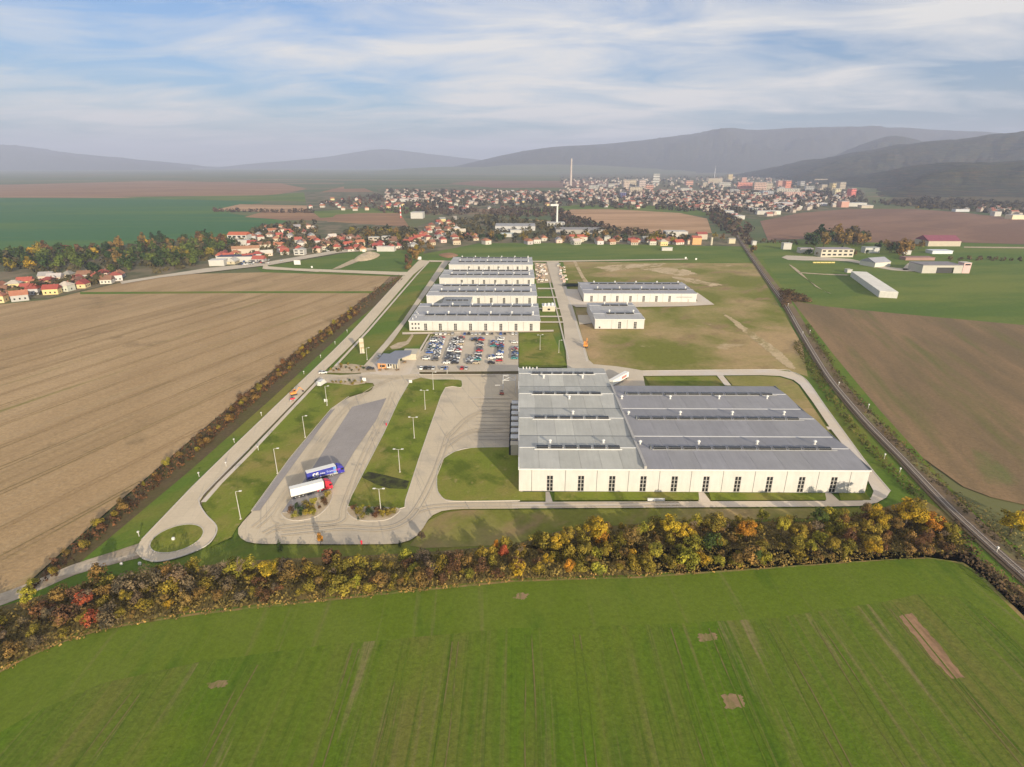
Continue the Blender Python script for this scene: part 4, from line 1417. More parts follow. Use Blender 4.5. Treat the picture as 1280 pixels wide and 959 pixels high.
rows = [("left line, first double row", (543.5, 424), (533.5, 450), .78), ("right line, first double row", (552.5, 423.5), (544, 451), .85),
        ("left line, second double row", (569, 424.5), (558, 455), .75), ("right line, second double row", (577.5, 423), (568.5, 455), .9),
        ("left line, third double row", (594, 425), (587, 455), .62), ("right line, third double row", (602, 424.5), (596, 455), .75),
        ("left line, fourth double row", (617.5, 427), (614.5, 455), .45), ("right line, fourth double row", (626.5, 424), (624, 452), .85),
        ("single row on the right edge", (643.5, 426), (643.7, 449), .6)]
for nm, p0, p1, occ in rows:
    A, B = at(*p0), at(*p1)
    L_ = (B - A).length
    n = int(L_ / 2.95)
    cnt = 0
    for i in range(n + 1):
        t_ = i / n
        # the photograph's empty bays
        if nm.startswith("left line, third") and .28 < t_ < .62:
            continue
        if nm.startswith("left line, fourth") and .3 < t_ < .68:
            continue
        if nm.startswith("single") and t_ < .1:
            continue
        if RND.random() > min(1, occ + .04):
            continue
        cnt += 1
        px, py = p0[0] + (p1[0] - p0[0]) * t_, None
        P = A + (B - A) * t_
        c = RND.choice(CW)
        # place in world directly
        k = RND.uniform(.85, 1.12)
        color = (c[1][0] * k, c[1][1] * k, c[1][2] * k, 1)
        if first_car[0]:
            first_car[0] = False
            o = carm
            o.color = color
            for ch in o.children:
                ch.color = color
        else:
            o = copy_tree(carm, None, color)
        o.location = (P.x + RND.uniform(-.3, .3), P.y, RZ + .02)
        o.rotation_euler = (0, 0, RND.choice((0, math.pi)) + RND.uniform(-.03, .03))
        s = RND.uniform(.95, 1.08)
        o.scale = (s, RND.uniform(.98, 1.05), s * RND.uniform(.97, 1.18))
        tag(o, f"{c[0]} car, {ordinal(cnt)} from the far end, {nm}", "car", "cars in the car park")
for i, px in enumerate((546, 551, 557, 561.5, 566, 581, 586, 590.5, 595, 600, 604.5, 609, 615, 626, 631, 641, 645.5)):
    put_car(px, 418.3, math.pi / 2, "{c} car parked along the path before the long hall, " + ordinal(i + 1) + " from the left", "cars in the car park")
for i, px in enumerate((527, 532, 537, 542, 553, 558, 577.5, 583)):
    put_car(px, 461.6, math.pi / 2, "{c} car at the front edge of the car park, " + ordinal(i + 1) + " from the left", "cars in the car park")
for i, (px, py, rz, lb) in enumerate(((698.5, 331, .2, "{c} car near the top of the central road"), (700, 336, 1.4, "{c} car on the right side of the central road by the pallets"),
                                      (701, 346, 1.5, "{c} car parked beside the last pallets of the central road"), (404, 467.4, .2, "white car turning in at the works entrance from the west road"),
                                      (476, 447, .9, "white car waiting left of the gatehouse roof"), (463, 462.5, .3, "dark car at the gravel bed left of the gatehouse"))):
    put_car(px, py, rz, lb, "cars on the works roads", car_cols[0] if "white" in lb else (car_cols[2] if "dark" in lb else car_cols[1]))

for i in range(22):
    px, py = RND.uniform(292, 338), RND.uniform(324, 331)
    put_car(px, py + (330 - px) * .03, RND.choice((.2, 1.8)) + RND.uniform(-.1, .1), "{c} car on the forecourt by the village workshop|, " + ("front" if py > 327.5 else "back") + " row", "cars at the workshop")
for i, (px, py) in enumerate(((352, 326.6), (300, 331.5), (410, 314.4), (452, 311))):
    put_car(px, py, .25, "{c} car driving on the village road, " + ordinal(i + 1) + " listed from the workshop" if False else ["{c} car on the village road before the billboard", "{c} car at the field road junction of the village", "{c} car on the village road left of the sand heap", "{c} car on the village road behind the sand heap"][i], "cars on the village road")
# white van
p = at(402.5, 481.5)
t = thing("van", "white box van standing at the tip of the planted corner by the west road", "van", p + Vector((0, 0, .05)), rad(75))
bevel(MB().box(-2.9, 1.4, -1.05, 1.05, .55, 2.9).build("cargo_box", WHITEM, t), .06)
bevel(MB().prism([(1.45, .45), (3.0, .45), (3.05, 1.1), (2.5, 1.3), (2.0, 2.1), (1.45, 2.15)], -.98, .98).build("cab", WHITEM, t), .05)
MB().prism([(2.54, 1.32), (2.58, 1.34), (2.08, 2.06), (2.03, 2.04)], -.85, .85).build("windscreen", PANE, t)
for x in (-1.8, 2.2):
    for s in (-.9, .9):
        wheel(t, x, s, .36, .22)

# ------------------------------------------------------------------ orange machines
ORM = plain("machine_orange", (0.75, 0.30, 0.06), 0.45, 0.1, 2)


def digger(label, px, py, rz, s=1.0):
    p = at(px, py)
    t = thing("digger", label, "digger", p + Vector((0, 0, .06)), rz)
    t.scale = (s, s, s)
    for k in (-.95, .95):
        bevel(MB().box(-1.7, 1.7, k - .3, k + .3, .0, .75).build("track", SKIRT, t), .2)
    bevel(MB().box(-2.0, 1.2, -1.2, 1.2, .9, 1.9).build("upper_body", ORM, t), .1)
    cabo = bevel(MB().box(-.1, 1.3, .1, 1.15, 1.91, 3.1).build("cab", ORM, t), .06)
    MB().box(1.302, 1.33, .2, 1.05, 2.05, 2.95).build("windscreen", PANE, cabo)
    MB().box(0, 1.2, .06, .097, 2.1, 2.95).build("side_window", PANE, cabo)
    MB().tube((1.2, -.4, 1.6), (3.4, -.4, 4.2), .28, .22, 8).build("boom", ORM, t)
    MB().tube((3.4, -.4, 4.2), (5.2, -.4, 2.0), .22, .16, 8).build("stick", ORM, t)
    MB().prism([(4.7, 1.1), (5.6, 1.2), (5.4, 2.0), (5.0, 2.1)], -.95, .15).build("bucket", SKIRT, t)
    return t


digger("orange digger standing on the west road near the works entrance", 367.5, 494, rad(35), .9)
digger("orange digger beside the central road at the edge of the rough meadow", 732, 434, rad(80), 1.15)
p = at(366, 501)
t = thing("road_roller", "small red roller just in front of the orange digger on the west road", "roller", p + Vector((0, 0, .05)), rad(35))
t.scale = (.95, .95, .95)
MB().tube((-1.2, -.7, .5), (-1.2, .7, .5), .5, .5, 14).build("drum", GREYM, t)
MB().tube((1.0, -.7, .5), (1.0, .7, .5), .5, .5, 14).build("drum", GREYM, t)
bevel(MB().box(-1.2, 1.2, -.55, .55, .8, 1.5).build("body", RED, t), .1)
MB().box(-.3, .2, -.3, .3, 1.51, 2.0).build("seat", SKIRT, t)
for s in (-.5, .5):
    MB().tube((-.5, s, 1.5), (-.5, s, 2.4), .04, .04, 6).build("roll_bar", SKIRT, t)
# red and grey things by the docks
p = at(627, 493.5)
t = thing("forklift", "small red forklift near the dock corner of the big hall", "forklift", p + Vector((0, 0, .05)), rad(160))
bevel(MB().box(-1.1, .9, -.6, .6, .35, 1.2).build("body", plain("faded_red", (.45, .12, .08), .5, .1, 1), t), .08)
for s in (-.5, .5):
    MB().tube((.9, s * .7, .2), (.9, s * .7, 2.9), .06, .06, 6).build("mast", GREYM, t)
    MB().box(.95, 2.0, s * .6 - .06, s * .6 + .06, .15, .22).build("fork", GREYM, t)
    MB().tube((-.6, s, 1.2), (-.6, s, 2.1), .04, .04, 6).build("roof_post", SKIRT, t)
    MB().tube((.5, s, 1.2), (.5, s, 2.1), .04, .04, 6).build("roof_post", SKIRT, t)
MB().box(-.75, .65, -.6, .6, 2.1, 2.16).build("roof_guard", SKIRT, t)
MB().tube((-.7, -.6, .33), (-.7, .6, .33), .33, .33, 12).build("wheel", TYRE, t)
MB().tube((.6, -.62, .33), (.6, .62, .33), .33, .33, 12).build("wheel", TYRE, t)
# white steel frame
p = at(642, 491)
t = thing("steel_frame", "pale steel frame with crossed braces at the left wall of the big hall", "steel frame", Vector((-7.5, p.y - 1.0, 0)))
for x, y in ((0, 0), (6.5, 0), (0, 7.5), (6.5, 7.5)):
    MB().tube((x, y, 0), (x, y, 7.2), .16, .16, 6).build("post", TRIM, t)
for a, b in (((0, 0, 7.2), (6.5, 0, 7.2)), ((0, 7.5, 7.2), (6.5, 7.5, 7.2)), ((0, 0, 7.2), (0, 7.5, 7.2)), ((6.5, 0, 7.2), (6.5, 7.5, 7.2)),
             ((0, 0, 7.2), (6.5, 7.5, 7.2)), ((6.5, 0, 7.2), (0, 7.5, 7.2)), ((-4, 0, 4.5), (0, 0, 4.5))):
    MB().tube(a, b, .14, .14, 6).build("beam", TRIM, t)

# ------------------------------------------------------------------ lamps, posts, signs, barriers
POLE = plain("galvanised_pole", (0.48, 0.46, 0.42), 0.45, 0.06, 1.0)


def lamp(px, py, h, double, label, rz=0.0):
    p = at(px, py)
    t = thing("street_lamp", label, "lamp", p, rz, "tall lamp posts of the lorry park")
    MB().tube((0, 0, 0), (0, 0, h), .17, .10, 8).build("pole", POLE, t)
    MB().box(-.3, .3, -.3, .3, 0, .25).build("base", KERBM, t)
    for s in ((-1, 1) if double else (1,)):
        MB().tube((0, 0, h - .05), (s * 1.2, 0, h + .12), .07, .06, 6).build("arm", POLE, t)
        bevel(MB().box(min(s * 1.1, s * 2.0), max(s * 1.1, s * 2.0), -.28, .28, h + .08, h + .3).build("lamp_head", WHITEM, t), .06)


for i, (px, py, h) in enumerate(((301, 649, 10.5), (347, 592, 10.5), (381.6, 547, 10), (409, 507, 10))):
    lamp(px, py, h, False, f"single-arm lamp post on the left edge of the lorry park, {ordinal(i + 1)} from the front", .1)
for i, (px, py, h) in enumerate(((476.5, 643, 9.8), (500, 590.6, 9.8), (518, 548, 9.8), (531.6, 512, 9.8))):
    lamp(px, py, h, True, f"double-arm lamp post in the middle lawn, {ordinal(i + 1)} from the front")
lamp(541.8, 487, 9.5, False, "lamp post at the top right corner of the middle lawn")
lamp(459, 450, 7.5, False, "lamp post left of the gatehouse by the inner road")
lamp(559, 467, 7.0, False, "lamp post on the dark verge before the car park")
lamp(675, 437, 9.5, True, "lamp post alone in the lawn right of the car park", .3)
lamp(698.5, 441, 8, False, "lamp post beside the central road near the big hall")
mk = MB().tube((0, 0, 0), (0, 0, 1.5), .13, .13, 8).data("marker_post", POLE)
mkc = MB().box(-.24, .24, -.24, .24, 1.5, 1.9).data("post_top", TRIM)
spots = [(249, 596), (293, 553.5), (327, 520), (380, 468), (401, 447.5), (419, 430.5), (434, 415.6), (323, 563), (174, 670.5), (283, 583)]
for i, (px, py) in enumerate(spots):
    o = link(bpy.data.objects.new("marker_post", mk))
    o.location = at(px, py)
    link(bpy.data.objects.new("post_top", mkc), o)
    tag(o, f"short white-topped post on the verge of the west road, {ordinal(i + 1)} of the line going away", "post", "short posts along the west road")
for i, (px, py) in enumerate(((1048, 483), (1085, 511), (1124, 592), (1105, 574), (1003, 419), (985, 383), (1245, 692), (1012, 417))):
    o = link(bpy.data.objects.new("signal_post", mk))
    o.location = at(px, py)
    o.scale = (1, 1, 1.3)
    link(bpy.data.objects.new("post_top", mkc), o)
    tag(o, f"white-topped post beside the railway, {ordinal(i + 1)} in the list from the middle outwards" if False else
        ["white-topped post left of the track beside the far road bend", "white-topped post on the field side of the track, above the road bend", "white-topped post between the track and the golden corner tree",
         "white-topped post on the bank halfway along the road side", "white-topped post on the field side by the brown thicket", "white-topped post on the road side by the brown thicket",
         "nearest white-topped post on the right bank of the track", "white-topped post at the corner of the ploughed field"][i], "post", "posts along the railway")


def board(px, py, w, h, z, label, rz=0.0):
    p = at(px, py)
    t = thing("sign_board", label, "sign", p, rz, "white boards on posts")
    for s in (-1, 1):
        MB().tube((s * w * .35, .06, 0), (s * w * .35, .06, z + h), .06, .06, 6).build("post", POLE, t)
    MB().box(-w / 2, w / 2, -.06, 0, z, z + h).build("board", WHITEM, t)


board(455.5, 477.5, 2.0, 1.9, .5, "white board by the right end of the planted entrance corner")
board(513.3, 479.4, 1.7, 1.5, .4, "white board at the upper left corner of the middle lawn")
board(524.5, 325.2, 4.5, 3.5, .6, "white board at the far end of the west road by the meadow")
board(372, 332, 7.5, 5.0, 1.0, "large white billboard in the meadow by the village road")
board(455, 316, 4, 3.0, 1.0, "white board behind the sand heap")
board(390, 335.5, 2, 2, .5, "small white sign on the meadow left of the sand heap")
board(407.6, 504.5, 1.6, 1.4, 1.0, "white box on two posts at the tip lamp of the lorry park")
board(870, 325.4, 2.2, 2, .5, "white board at the far right end of the meadow road", .2)
board(857, 324, 2.2, 2, .5, "small pale board left of the one at the meadow road end", .2)
# information pylon
p = at(453, 441.5)
t = thing("advertising_pylon", "tall tan advertising pylon standing in the grass west of the inner road", "pylon", p, .25)
MB().box(-1.3, 1.3, -.35, .35, 0, 9.5).build("panel", BEIGE, t)
MB().box(-1.5, 1.5, -.5, .5, 0, .4).build("base", KERBM, t)
for k in range(5):
    MB().box(-1.25, 1.25, -.39, -.352, 1.2 + k * 1.6, 2.5 + k * 1.6).build("panel_field", SAND if k % 2 else BEIGE, t)
# barrier, manhole blocks and hydrants
p = at(820, 625.4)
tag(MB().box(p.x - 3, p.x + 3, p.y - .3, p.y + .3, 0, .7).box(p.x - 3, p.x + 3, p.y - .45, p.y - .301, 0, .25).box(p.x - 3, p.x + 3, p.y + .301, p.y + .45, 0, .25).build("concrete_barrier", WHITEM),
    "long low white concrete barrier lying in the grass before the big hall", "barrier")
for i, (px, py, lb) in enumerate(((483, 532, "small red hydrant at the left edge of the middle lawn"), (452, 680, "small red hydrant at the lower edge of the yard"))):
    p = at(px, py)
    t = thing("hydrant", lb, "hydrant", p)
    MB().tube((0, 0, 0), (0, 0, 1.1), .25, .22, 10).build("body", RED, t)
    MB().tube((0, 0, 1.1), (0, 0, 1.35), .3, .1, 10).build("cap", RED, t)
    MB().tube((-.4, 0, .8), (.4, 0, .8), .1, .1, 8).build("outlet", RED, t)
for i, (px, py, s) in enumerate(((175, 706, .6), (152, 706, .5), (217, 675, .65), (665, 670 - 13, .001))):
    if s < .1:
        continue
    p = at(px, py)
    m = MB()
    m.box(p.x - .6 * s, p.x + .6 * s, p.y - .5 * s, p.y + .5 * s, 0, 1.3 * s).box(p.x - .5 * s, p.x + .5 * s, p.y - .4 * s, p.y + .4 * s, 1.303 * s, 1.5 * s)
    tag(bevel(m.build("inspection_chamber", TRIM), .08), ["pale concrete chamber in the grass below the roundabout", "smaller pale concrete chamber by the dirt track", "white cabinet on the roundabout island"][i], "chamber")

# stacks of building material on both sides of the central road
CARD = [plain("stack_tan", (0.55, 0.42, 0.28), .8, .15, 1), plain("stack_pale", (0.66, 0.60, 0.48), .8, .15, 1), plain("stack_white", (0.75, 0.72, 0.68), .8, .1, 1),
        plain("stack_brown", (0.33, 0.21, 0.13), .8, .2, 1), plain("stack_pink", (0.62, 0.45, 0.38), .8, .15, 1)]
k = 0
for px0, px1, py0, py1, n, side in ((670, 683, 330, 353, 40, "left"), (697, 705, 333, 353, 20, "right")):
    pl = MB().box(-1.2, 1.2, -.9, .9, 0, .15).data("pallet", WOOD)
    done = []
    for _ in range(400):
        if len(done) >= n:
            break
        px, py = RND.uniform(px0, px1), RND.uniform(py0, py1)
        px += (py - py0) * (.28 if side == "right" else .0)
        p = at(px, py)
        if any((p - q).length < 3.2 for q in done):
            continue
        done.append(p)
    done.sort(key=lambda q: q.y)
    for i, p in enumerate(done):
        mi = RND.randrange(5)
        t = thing("material_stack", f"{['tan', 'pale', 'white', 'brown', 'pinkish'][mi]} pallet load {side} of the central road, {ordinal(i + 1)} counting away", "pallet load", p, RND.uniform(-.1, .1), "pallet loads by the central road")
        link(bpy.data.objects.new("pallet", pl), t)
        hh = RND.uniform(.8, 2.0)
        lo = bevel(MB().box(-1.3, 1.3, -1.0, 1.0, .153, hh).build("load", CARD[mi], t), .06)
        MB().box(-.2, .2, -1.03, 1.03, .2, hh + .02).build("strap", GREYM, lo)

# sand heap
def heap(name, label, pts, h, m):
    w = wpts(pts, 4)
    c = sum((Vector((p[0], p[1])) for p in w), Vector((0, 0))) / len(w)
    vs_, fs = [], []
    rings = 6
    n = len(w)
    for r in range(rings + 1):
        s = 1 - r / rings
        for p in w:
            q = c + (Vector(p) - c) * s
            z = h * (1 - s ** 1.6) * (1 + .35 * noise.noise(Vector((q.x / 9, q.y / 9, 3)))) if r else -.4
            vs_.append((q.x, q.y, z))
    for r in range(rings):
        for i in range(n):
            j = (i + 1) % n
            fs.append((r * n + i, r * n + j, (r + 1) * n + j, (r + 1) * n + i))
    me = bpy.data.meshes.new(name)
    me.from_pydata(vs_, [], fs)
    bm = bmesh.new()
    bm.from_mesh(me)
    bmesh.ops.recalc_face_normals(bm, faces=bm.faces)
    bm.to_mesh(me)
    bm.free()
    me.materials.append(m)
    tag(link(bpy.data.objects.new(name, me)), label, "heap")


heap("sand_heap", "large pale sand heap on the meadow before the village", [(441, 325.5), (452, 318), (466, 315), (475, 318), (468, 323), (455, 326)], 5, SAND)
sheet("dirt_track", [(441, 324), (450, 326), (425, 335.5), (415, 336.5)], -.1, SAND)
heap("earth_heap", "brown earth heap at the west entrance road of the meadow", [(548, 318), (563, 316), (573, 319), (560, 322)], 2, BROWN_FAR)
# ------------------------------------------------------------------ vegetation
NPR = np.random.default_rng(5)


def leaf_cloud(clumps, per, size, seed, up=0.25):
    """clumps: list of (x, y, z, r); returns verts (N,4,3) and tint per leaf"""
    g = np.random.default_rng(seed)
    V, T = [], []
    ctr = np.mean([c[:3] for c in clumps], axis=0)
    for (x, y, z, r) in clumps:
        n = max(4, int(per * (r ** 2)))
        d = g.normal(size=(n, 3))
        d /= np.linalg.norm(d, axis=1)[:, None]
        rr = r * g.uniform(.55, 1.05, n) ** .6
        p = np.array([x, y, z]) + d * rr[:, None]
        out = (p - ctr)
        out /= (np.linalg.norm(out, axis=1)[:, None] + 1e-6)
        nrm = d * .7 + out * .5 + g.normal(size=(n, 3)) * .45 + np.array([0, 0, up])
        nrm /= np.linalg.norm(nrm, axis=1)[:, None]
        a = np.cross(nrm, g.normal(size=(n, 3)))
        a /= np.linalg.norm(a, axis=1)[:, None]
        b = np.cross(nrm, a)
        s = size * g.uniform(.6, 1.3, n)[:, None]
        e = g.uniform(.55, 1.0, n)[:, None]
        V.append(np.stack([p - a * s - b * s * e * .4, p + a * s * .3 - b * s * e, p + a * s + b * s * e * .4, p - a * s * .3 + b * s * e], axis=1))
        T.append(np.full(n, g.uniform(0, 1)))
    return np.concatenate(V), np.concatenate(T)


def leaf_mesh(name, V, T, mats):
    n = len(V)
    me = bpy.data.meshes.new(name)
    me.vertices.add(4 * n)
    me.vertices.foreach_set("co", V.reshape(-1).astype(np.float32))
    me.loops.add(4 * n)
    me.loops.foreach_set("vertex_index", np.arange(4 * n, dtype=np.int32))
    me.polygons.add(n)
    me.polygons.foreach_set("loop_start", np.arange(0, 4 * n, 4, dtype=np.int32))
    me.polygons.foreach_set("loop_total", np.full(n, 4, dtype=np.int32))
    at_ = me.attributes.new("tint", 'FLOAT', 'POINT')
    at_.data.foreach_set("value", np.repeat(T, 4).astype(np.float32))
    for m in mats if isinstance(mats, (list, tuple)) else [mats]:
        me.materials.append(m)
    me.update(calc_edges=True)
    return me


def crown_clumps(g, n, rx, rz, zc, rc, low=-.75, lean=0.0):
    out = []
    while len(out) < n:
        d = g.normal(size=3)
        d /= np.linalg.norm(d)
        if d[2] < low:
            continue
        k = g.uniform(.45, .95)
        out.append((d[0] * rx * k, d[1] * rx * k, zc + d[2] * rz * k, rc * g.uniform(.65, 1.25)))
    return out


def limbs(mb, h, top, spread, n, seed, r0):
    g = random.Random(seed)
    mb.tube((0, 0, -.2), (.1, .05, h * .45), r0, r0 * .7, 7)
    mb.tube((.1, .05, h * .45), (.2, 0, top), r0 * .7, r0 * .2, 6)
    for i in range(n):
        a = 2 * math.pi * i / n + g.uniform(-.4, .4)
        z0 = h * g.uniform(.3, .6)
        e = Vector((math.cos(a) * spread * g.uniform(.6, 1), math.sin(a) * spread * g.uniform(.6, 1), z0 + (top - z0) * g.uniform(.45, .9)))
        mb.tube((.07, .03, z0), e, r0 * .4, r0 * .12, 5, caps=False)


# crown and trunk shapes for the trees close by
TREES, BUSHES, FARTREES, CONIF = [], [], [], []
for k in range(7):
    g = np.random.default_rng(100 + k)
    hh = g.uniform(8.0, 10.5)
    rx = g.uniform(2.7, 3.6)
    cl = crown_clumps(g, 24, rx, hh * .36, hh * .58, 1.1)
    cl += [(c[0] * 1.25, c[1] * 1.25, c[2] + .3, c[3] * .55) for c in cl[:9]]
    V, T = leaf_cloud(cl, 88, .215, 200 + k)
    m = MB()
    limbs(m, hh, hh * .9, rx * .8, 6, k, .2)
    TREES.append((leaf_mesh("crown", V, T, LEAF), m.data("trunk", BARK), rx))
for k in range(8):
    g = np.random.default_rng(300 + k)
    rx = g.uniform(1.6, 2.3)
    hh = g.uniform(2.4, 3.8)
    cl = crown_clumps(g, 15, rx, hh * .5, hh * .5, .78, -.9)
    V, T = leaf_cloud(cl, 100, .165, 400 + k)
    BUSHES.append((leaf_mesh("bush", V, T, LEAF), rx))
for k in range(6):
    g = np.random.default_rng(500 + k)
    hh = g.uniform(9, 13)
    rx = g.uniform(3.2, 4.6)
    cl = crown_clumps(g, 12, rx, hh * .42, hh * .55, 1.9)
    V, T = leaf_cloud(cl, 7.5, .75, 600 + k)
    m = MB()
    m.tube((0, 0, -.5), (0, 0, hh * .6), .3, .15, 6)
    FARTREES.append((leaf_mesh("crown", V, T, LEAF), m.data("trunk", BARK), rx))
for k in range(2):
    cl = [(RND.uniform(-.2, .2) * (1 - i / 9), RND.uniform(-.2, .2), .5 + i * .55, (1.35 - i * .135)) for i in range(9)]
    V, T = leaf_cloud(cl, 60, .17, 700 + k, .1)
    m = MB()
    m.tube((0, 0, -.1), (0, 0, 5), .14, .03, 6)
    CONIF.append((leaf_mesh("crown", V, T, LEAF), m.data("trunk", BARK), 1.3))

COLS = {"golden": (.40, .265, .025), "yellow": (.42, .33, .03), "olive": (.25, .20, .032), "brown": (.23, .15, .05), "green": (.09, .125, .028), "dark green": (.04, .07, .022),
        "rust red": (.33, .085, .04), "orange": (.46, .215, .028), "reddish brown": (.15, .08, .04), "grey-brown": (.15, .115, .075), "yellow-green": (.28, .26, .035)}


def jitter(c, k=.14):
    f = RND.uniform(1 - k, 1 + k)
    return (c[0] * f * RND.uniform(.93, 1.07), c[1] * f, c[2] * f * RND.uniform(.9, 1.1), 1)


def put_tree(P, s, cname, label, group, lib=TREES, sz=None, cat="tree", name="tree"):
    cm, tm, _ = RND.choice(lib)
    t = thing(name, label, cat, P, RND.uniform(0, 6.28), group)
    t.scale = (s * RND.uniform(.9, 1.1), s * RND.uniform(.9, 1.1), (sz or s) * RND.uniform(.9, 1.1))
    c = link(bpy.data.objects.new("crown", cm), t)
    c.color = jitter(COLS[cname])
    link(bpy.data.objects.new("trunk", tm), t)
    return t


def put_bush(P, s, cname, label, group, sz=None, cat="bush", name="bush"):
    bm_, _ = RND.choice(BUSHES)
    o = link(bpy.data.objects.new(name, bm_))
    o.location = P
    o.rotation_euler = (0, 0, RND.uniform(0, 6.28))
    o.scale = (s * RND.uniform(.85, 1.15), s * RND.uniform(.85, 1.15), (sz or s) * RND.uniform(.8, 1.2))
    o.color = jitter(COLS[cname])
    tag(o, label, cat, group)
    return o


def scatter(poly_px, dmin, nmax, tries=6000, taken=None):
    poly = [tuple(at(*p)[:2]) for p in poly_px]
    xs, ys = [p[0] for p in poly], [p[1] for p in poly]
    cell = {}
    out = []
    for q in (taken or []):
        cell.setdefault((int(q[0] // dmin), int(q[1] // dmin)), []).append(q)
    for _ in range(tries):
        if len(out) >= nmax:
            break
        p = (RND.uniform(min(xs), max(xs)), RND.uniform(min(ys), max(ys)))
        if not inside(p, poly):
            continue
        cx, cy = int(p[0] // dmin), int(p[1] // dmin)
        if any((p[0] - q[0]) ** 2 + (p[1] - q[1]) ** 2 < dmin * dmin for a in (-1, 0, 1) for b in (-1, 0, 1) for q in cell.get((cx + a, cy + b), [])):
            continue
        cell.setdefault((cx, cy), []).append(p)
        out.append(p)
    return out


def to_px(P):
    """where a world point lands in the 1280 px wide photograph (used for wording and zoning only)"""
    x = P[0] * math.cos(YAW) + P[1] * math.sin(YAW)
    y = -P[0] * math.sin(YAW) + P[1] * math.cos(YAW)
    z = (P[2] if len(P) > 2 else 0) - CAM_H
    d = y * math.cos(PITCH) - z * math.sin(PITCH)
    u = y * math.sin(PITCH) + z * math.cos(PITCH)
    return 640 + F * x / d, 479.5 - F * u / d


# the thicket between the works and the green field
belt_top = [(-30, 775), (0, 768), (60, 748), (130, 724), (200, 716), (300, 708), (400, 704), (520, 696), (600, 690), (640, 684), (700, 670), (760, 664), (840, 656), (940, 652), (1040, 650), (1110, 640), (1150, 640), (1180, 655), (1198, 690)]
belt_bot = [(1180, 695), (1090, 697), (960, 706), (800, 717), (640, 722), (400, 746), (250, 762), (130, 782), (60, 806), (0, 834), (-30, 852)]


def zone(px):
    return ("thicket's far left end" if px < 130 else "thicket below the roundabout" if px < 300 else "thicket below the lorry park" if px < 540 else
            "thicket left of the big hall" if px < 680 else "thicket before the hall's left half" if px < 860 else
            "thicket before the hall's right half" if px < 1060 else "thicket's railway end")


def belt_row(px, py):
    """how deep a plant stands in the thicket, counted from the green field"""
    e = np.interp(px, [q[0] for q in belt_bot][::-1], [q[1] for q in belt_bot][::-1])
    t = np.interp(px, [q[0] for q in belt_top], [q[1] for q in belt_top])
    k = (e - py) / max(e - t, 1)
    return "field side" if k < .33 else "middle" if k < .67 else "works side"


BELTMIX = [(130, ["brown", "reddish brown", "grey-brown", "olive", "rust red"], [4, 2, 3, 2.5, .12]), (300, ["olive", "brown", "yellow-green", "grey-brown", "golden"], [3.5, 2.5, 1.0, 2.4, .2]),
           (540, ["olive", "brown", "yellow-green", "reddish brown", "grey-brown"], [4.5, 2.4, 1.0, 1.2, 1.4]), (680, ["olive", "brown", "reddish brown", "yellow-green", "golden"], [4, 2.4, 1.4, 1.0, .25]),
           (860, ["golden", "olive", "yellow-green", "brown", "orange"], [.6, 4, 1.8, 2.4, .08]), (1060, ["yellow-green", "olive", "golden", "green", "brown"], [2.2, 4, .5, 1.2, 2]),
           (1400, ["golden", "brown", "reddish brown", "olive"], [.7, 3.4, 2.4, 2.4])]


def pick(px):
    for lim, names, w in BELTMIX:
        if px < lim:
            return RND.choices(names, w)[0]


special = []
for px, py, s, sz, c, lb in ((745, 680, 1.15, 1.05, "golden", "tall golden tree in the thicket before the second door of the big hall"), (932, 676, 1.0, 1.12, "orange", "bright orange-yellow tree standing tall before the right half of the big hall"),
                             (835, 672, 1.0, .95, "yellow", "bright yellow tree with green beside it before the middle of the big hall"), (855, 676, .9, .8, "golden", "smaller yellow tree hugging the bright yellow one before the hall"),
                             (1130, 660, 1.5, 1.2, "golden", "broad golden-brown tree at the bend of the front road"), (1160, 664, 1.1, .9, "orange", "orange-brown tree right of the broad golden one by the railway"),
                             (1095, 662, 1.0, .9, "golden", "brown-gold tree left of the broad golden one at the road bend"), (1262, 668, 1.25, 1.05, "yellow", "bright yellow tree right of the railway below the ploughed field"),
                             (1284, 655, .8, .8, "rust red", "red-brown tree behind the bright yellow tree right of the railway"), (700, 690, 1.0, .8, "golden", "round brown-gold tree left of the tall golden tree"),
                             (790, 684, 1.05, .8, "brown", "brown-orange tree right of the tall golden tree"), (890, 668, 1.1, .95, "olive", "thin olive-brown tree left of the bright orange-yellow tree"),
                             (975, 672, .7, .9, "yellow-green", "slim yellow-green tree right of the bright orange-yellow tree"), (40, 757, .7, .75, "yellow-green", "pale yellow-green willow beside the dirt track at the left"),
                             (105, 760, .7, .6, "rust red", "rust red tree at the left end of the thicket"), (336, 722, .95, .55, "yellow", "low bright yellow shrub tree below the lorry park"),
                             (629, 700, .5, .6, "rust red", "small rust red tree below the left corner of the big hall"), (620, 690, .4, .5, "orange", "small orange tree below the yard's lower right corner"),
                             (1090, 694, .8, .7, "golden", "golden tree at the field edge near the railway end"), (401, 682, .35, .5, "orange", "small orange tree at the lower edge of the lorry park"),
                             (230, 724, .35, .4, "orange", "small orange tree below the roundabout, nearer the lorry park"), (222, 726, .3, .4, "orange", "small orange tree below the roundabout, nearer the dirt track"),
                             (527, 676, .35, .55, "grey-brown", "small bare brownish tree at the right corner of the yard")):
    P = at(px, py)
    put_tree(P, s * .95, c, lb, None, TREES, sz * .9)
    special.append((P.x, P.y))
for px, py, s, lb in ((350, 687, .75, "small dark green fir at the lower edge of the lorry park"), (500, 683, .5, "small dark fir at the lower right edge of the yard"),
                      (448, 650, .35, "tiny green conifer in the right planting bed")):
    put_tree(at(px, py), s, "dark green", lb, None, CONIF, s, name="fir_tree")
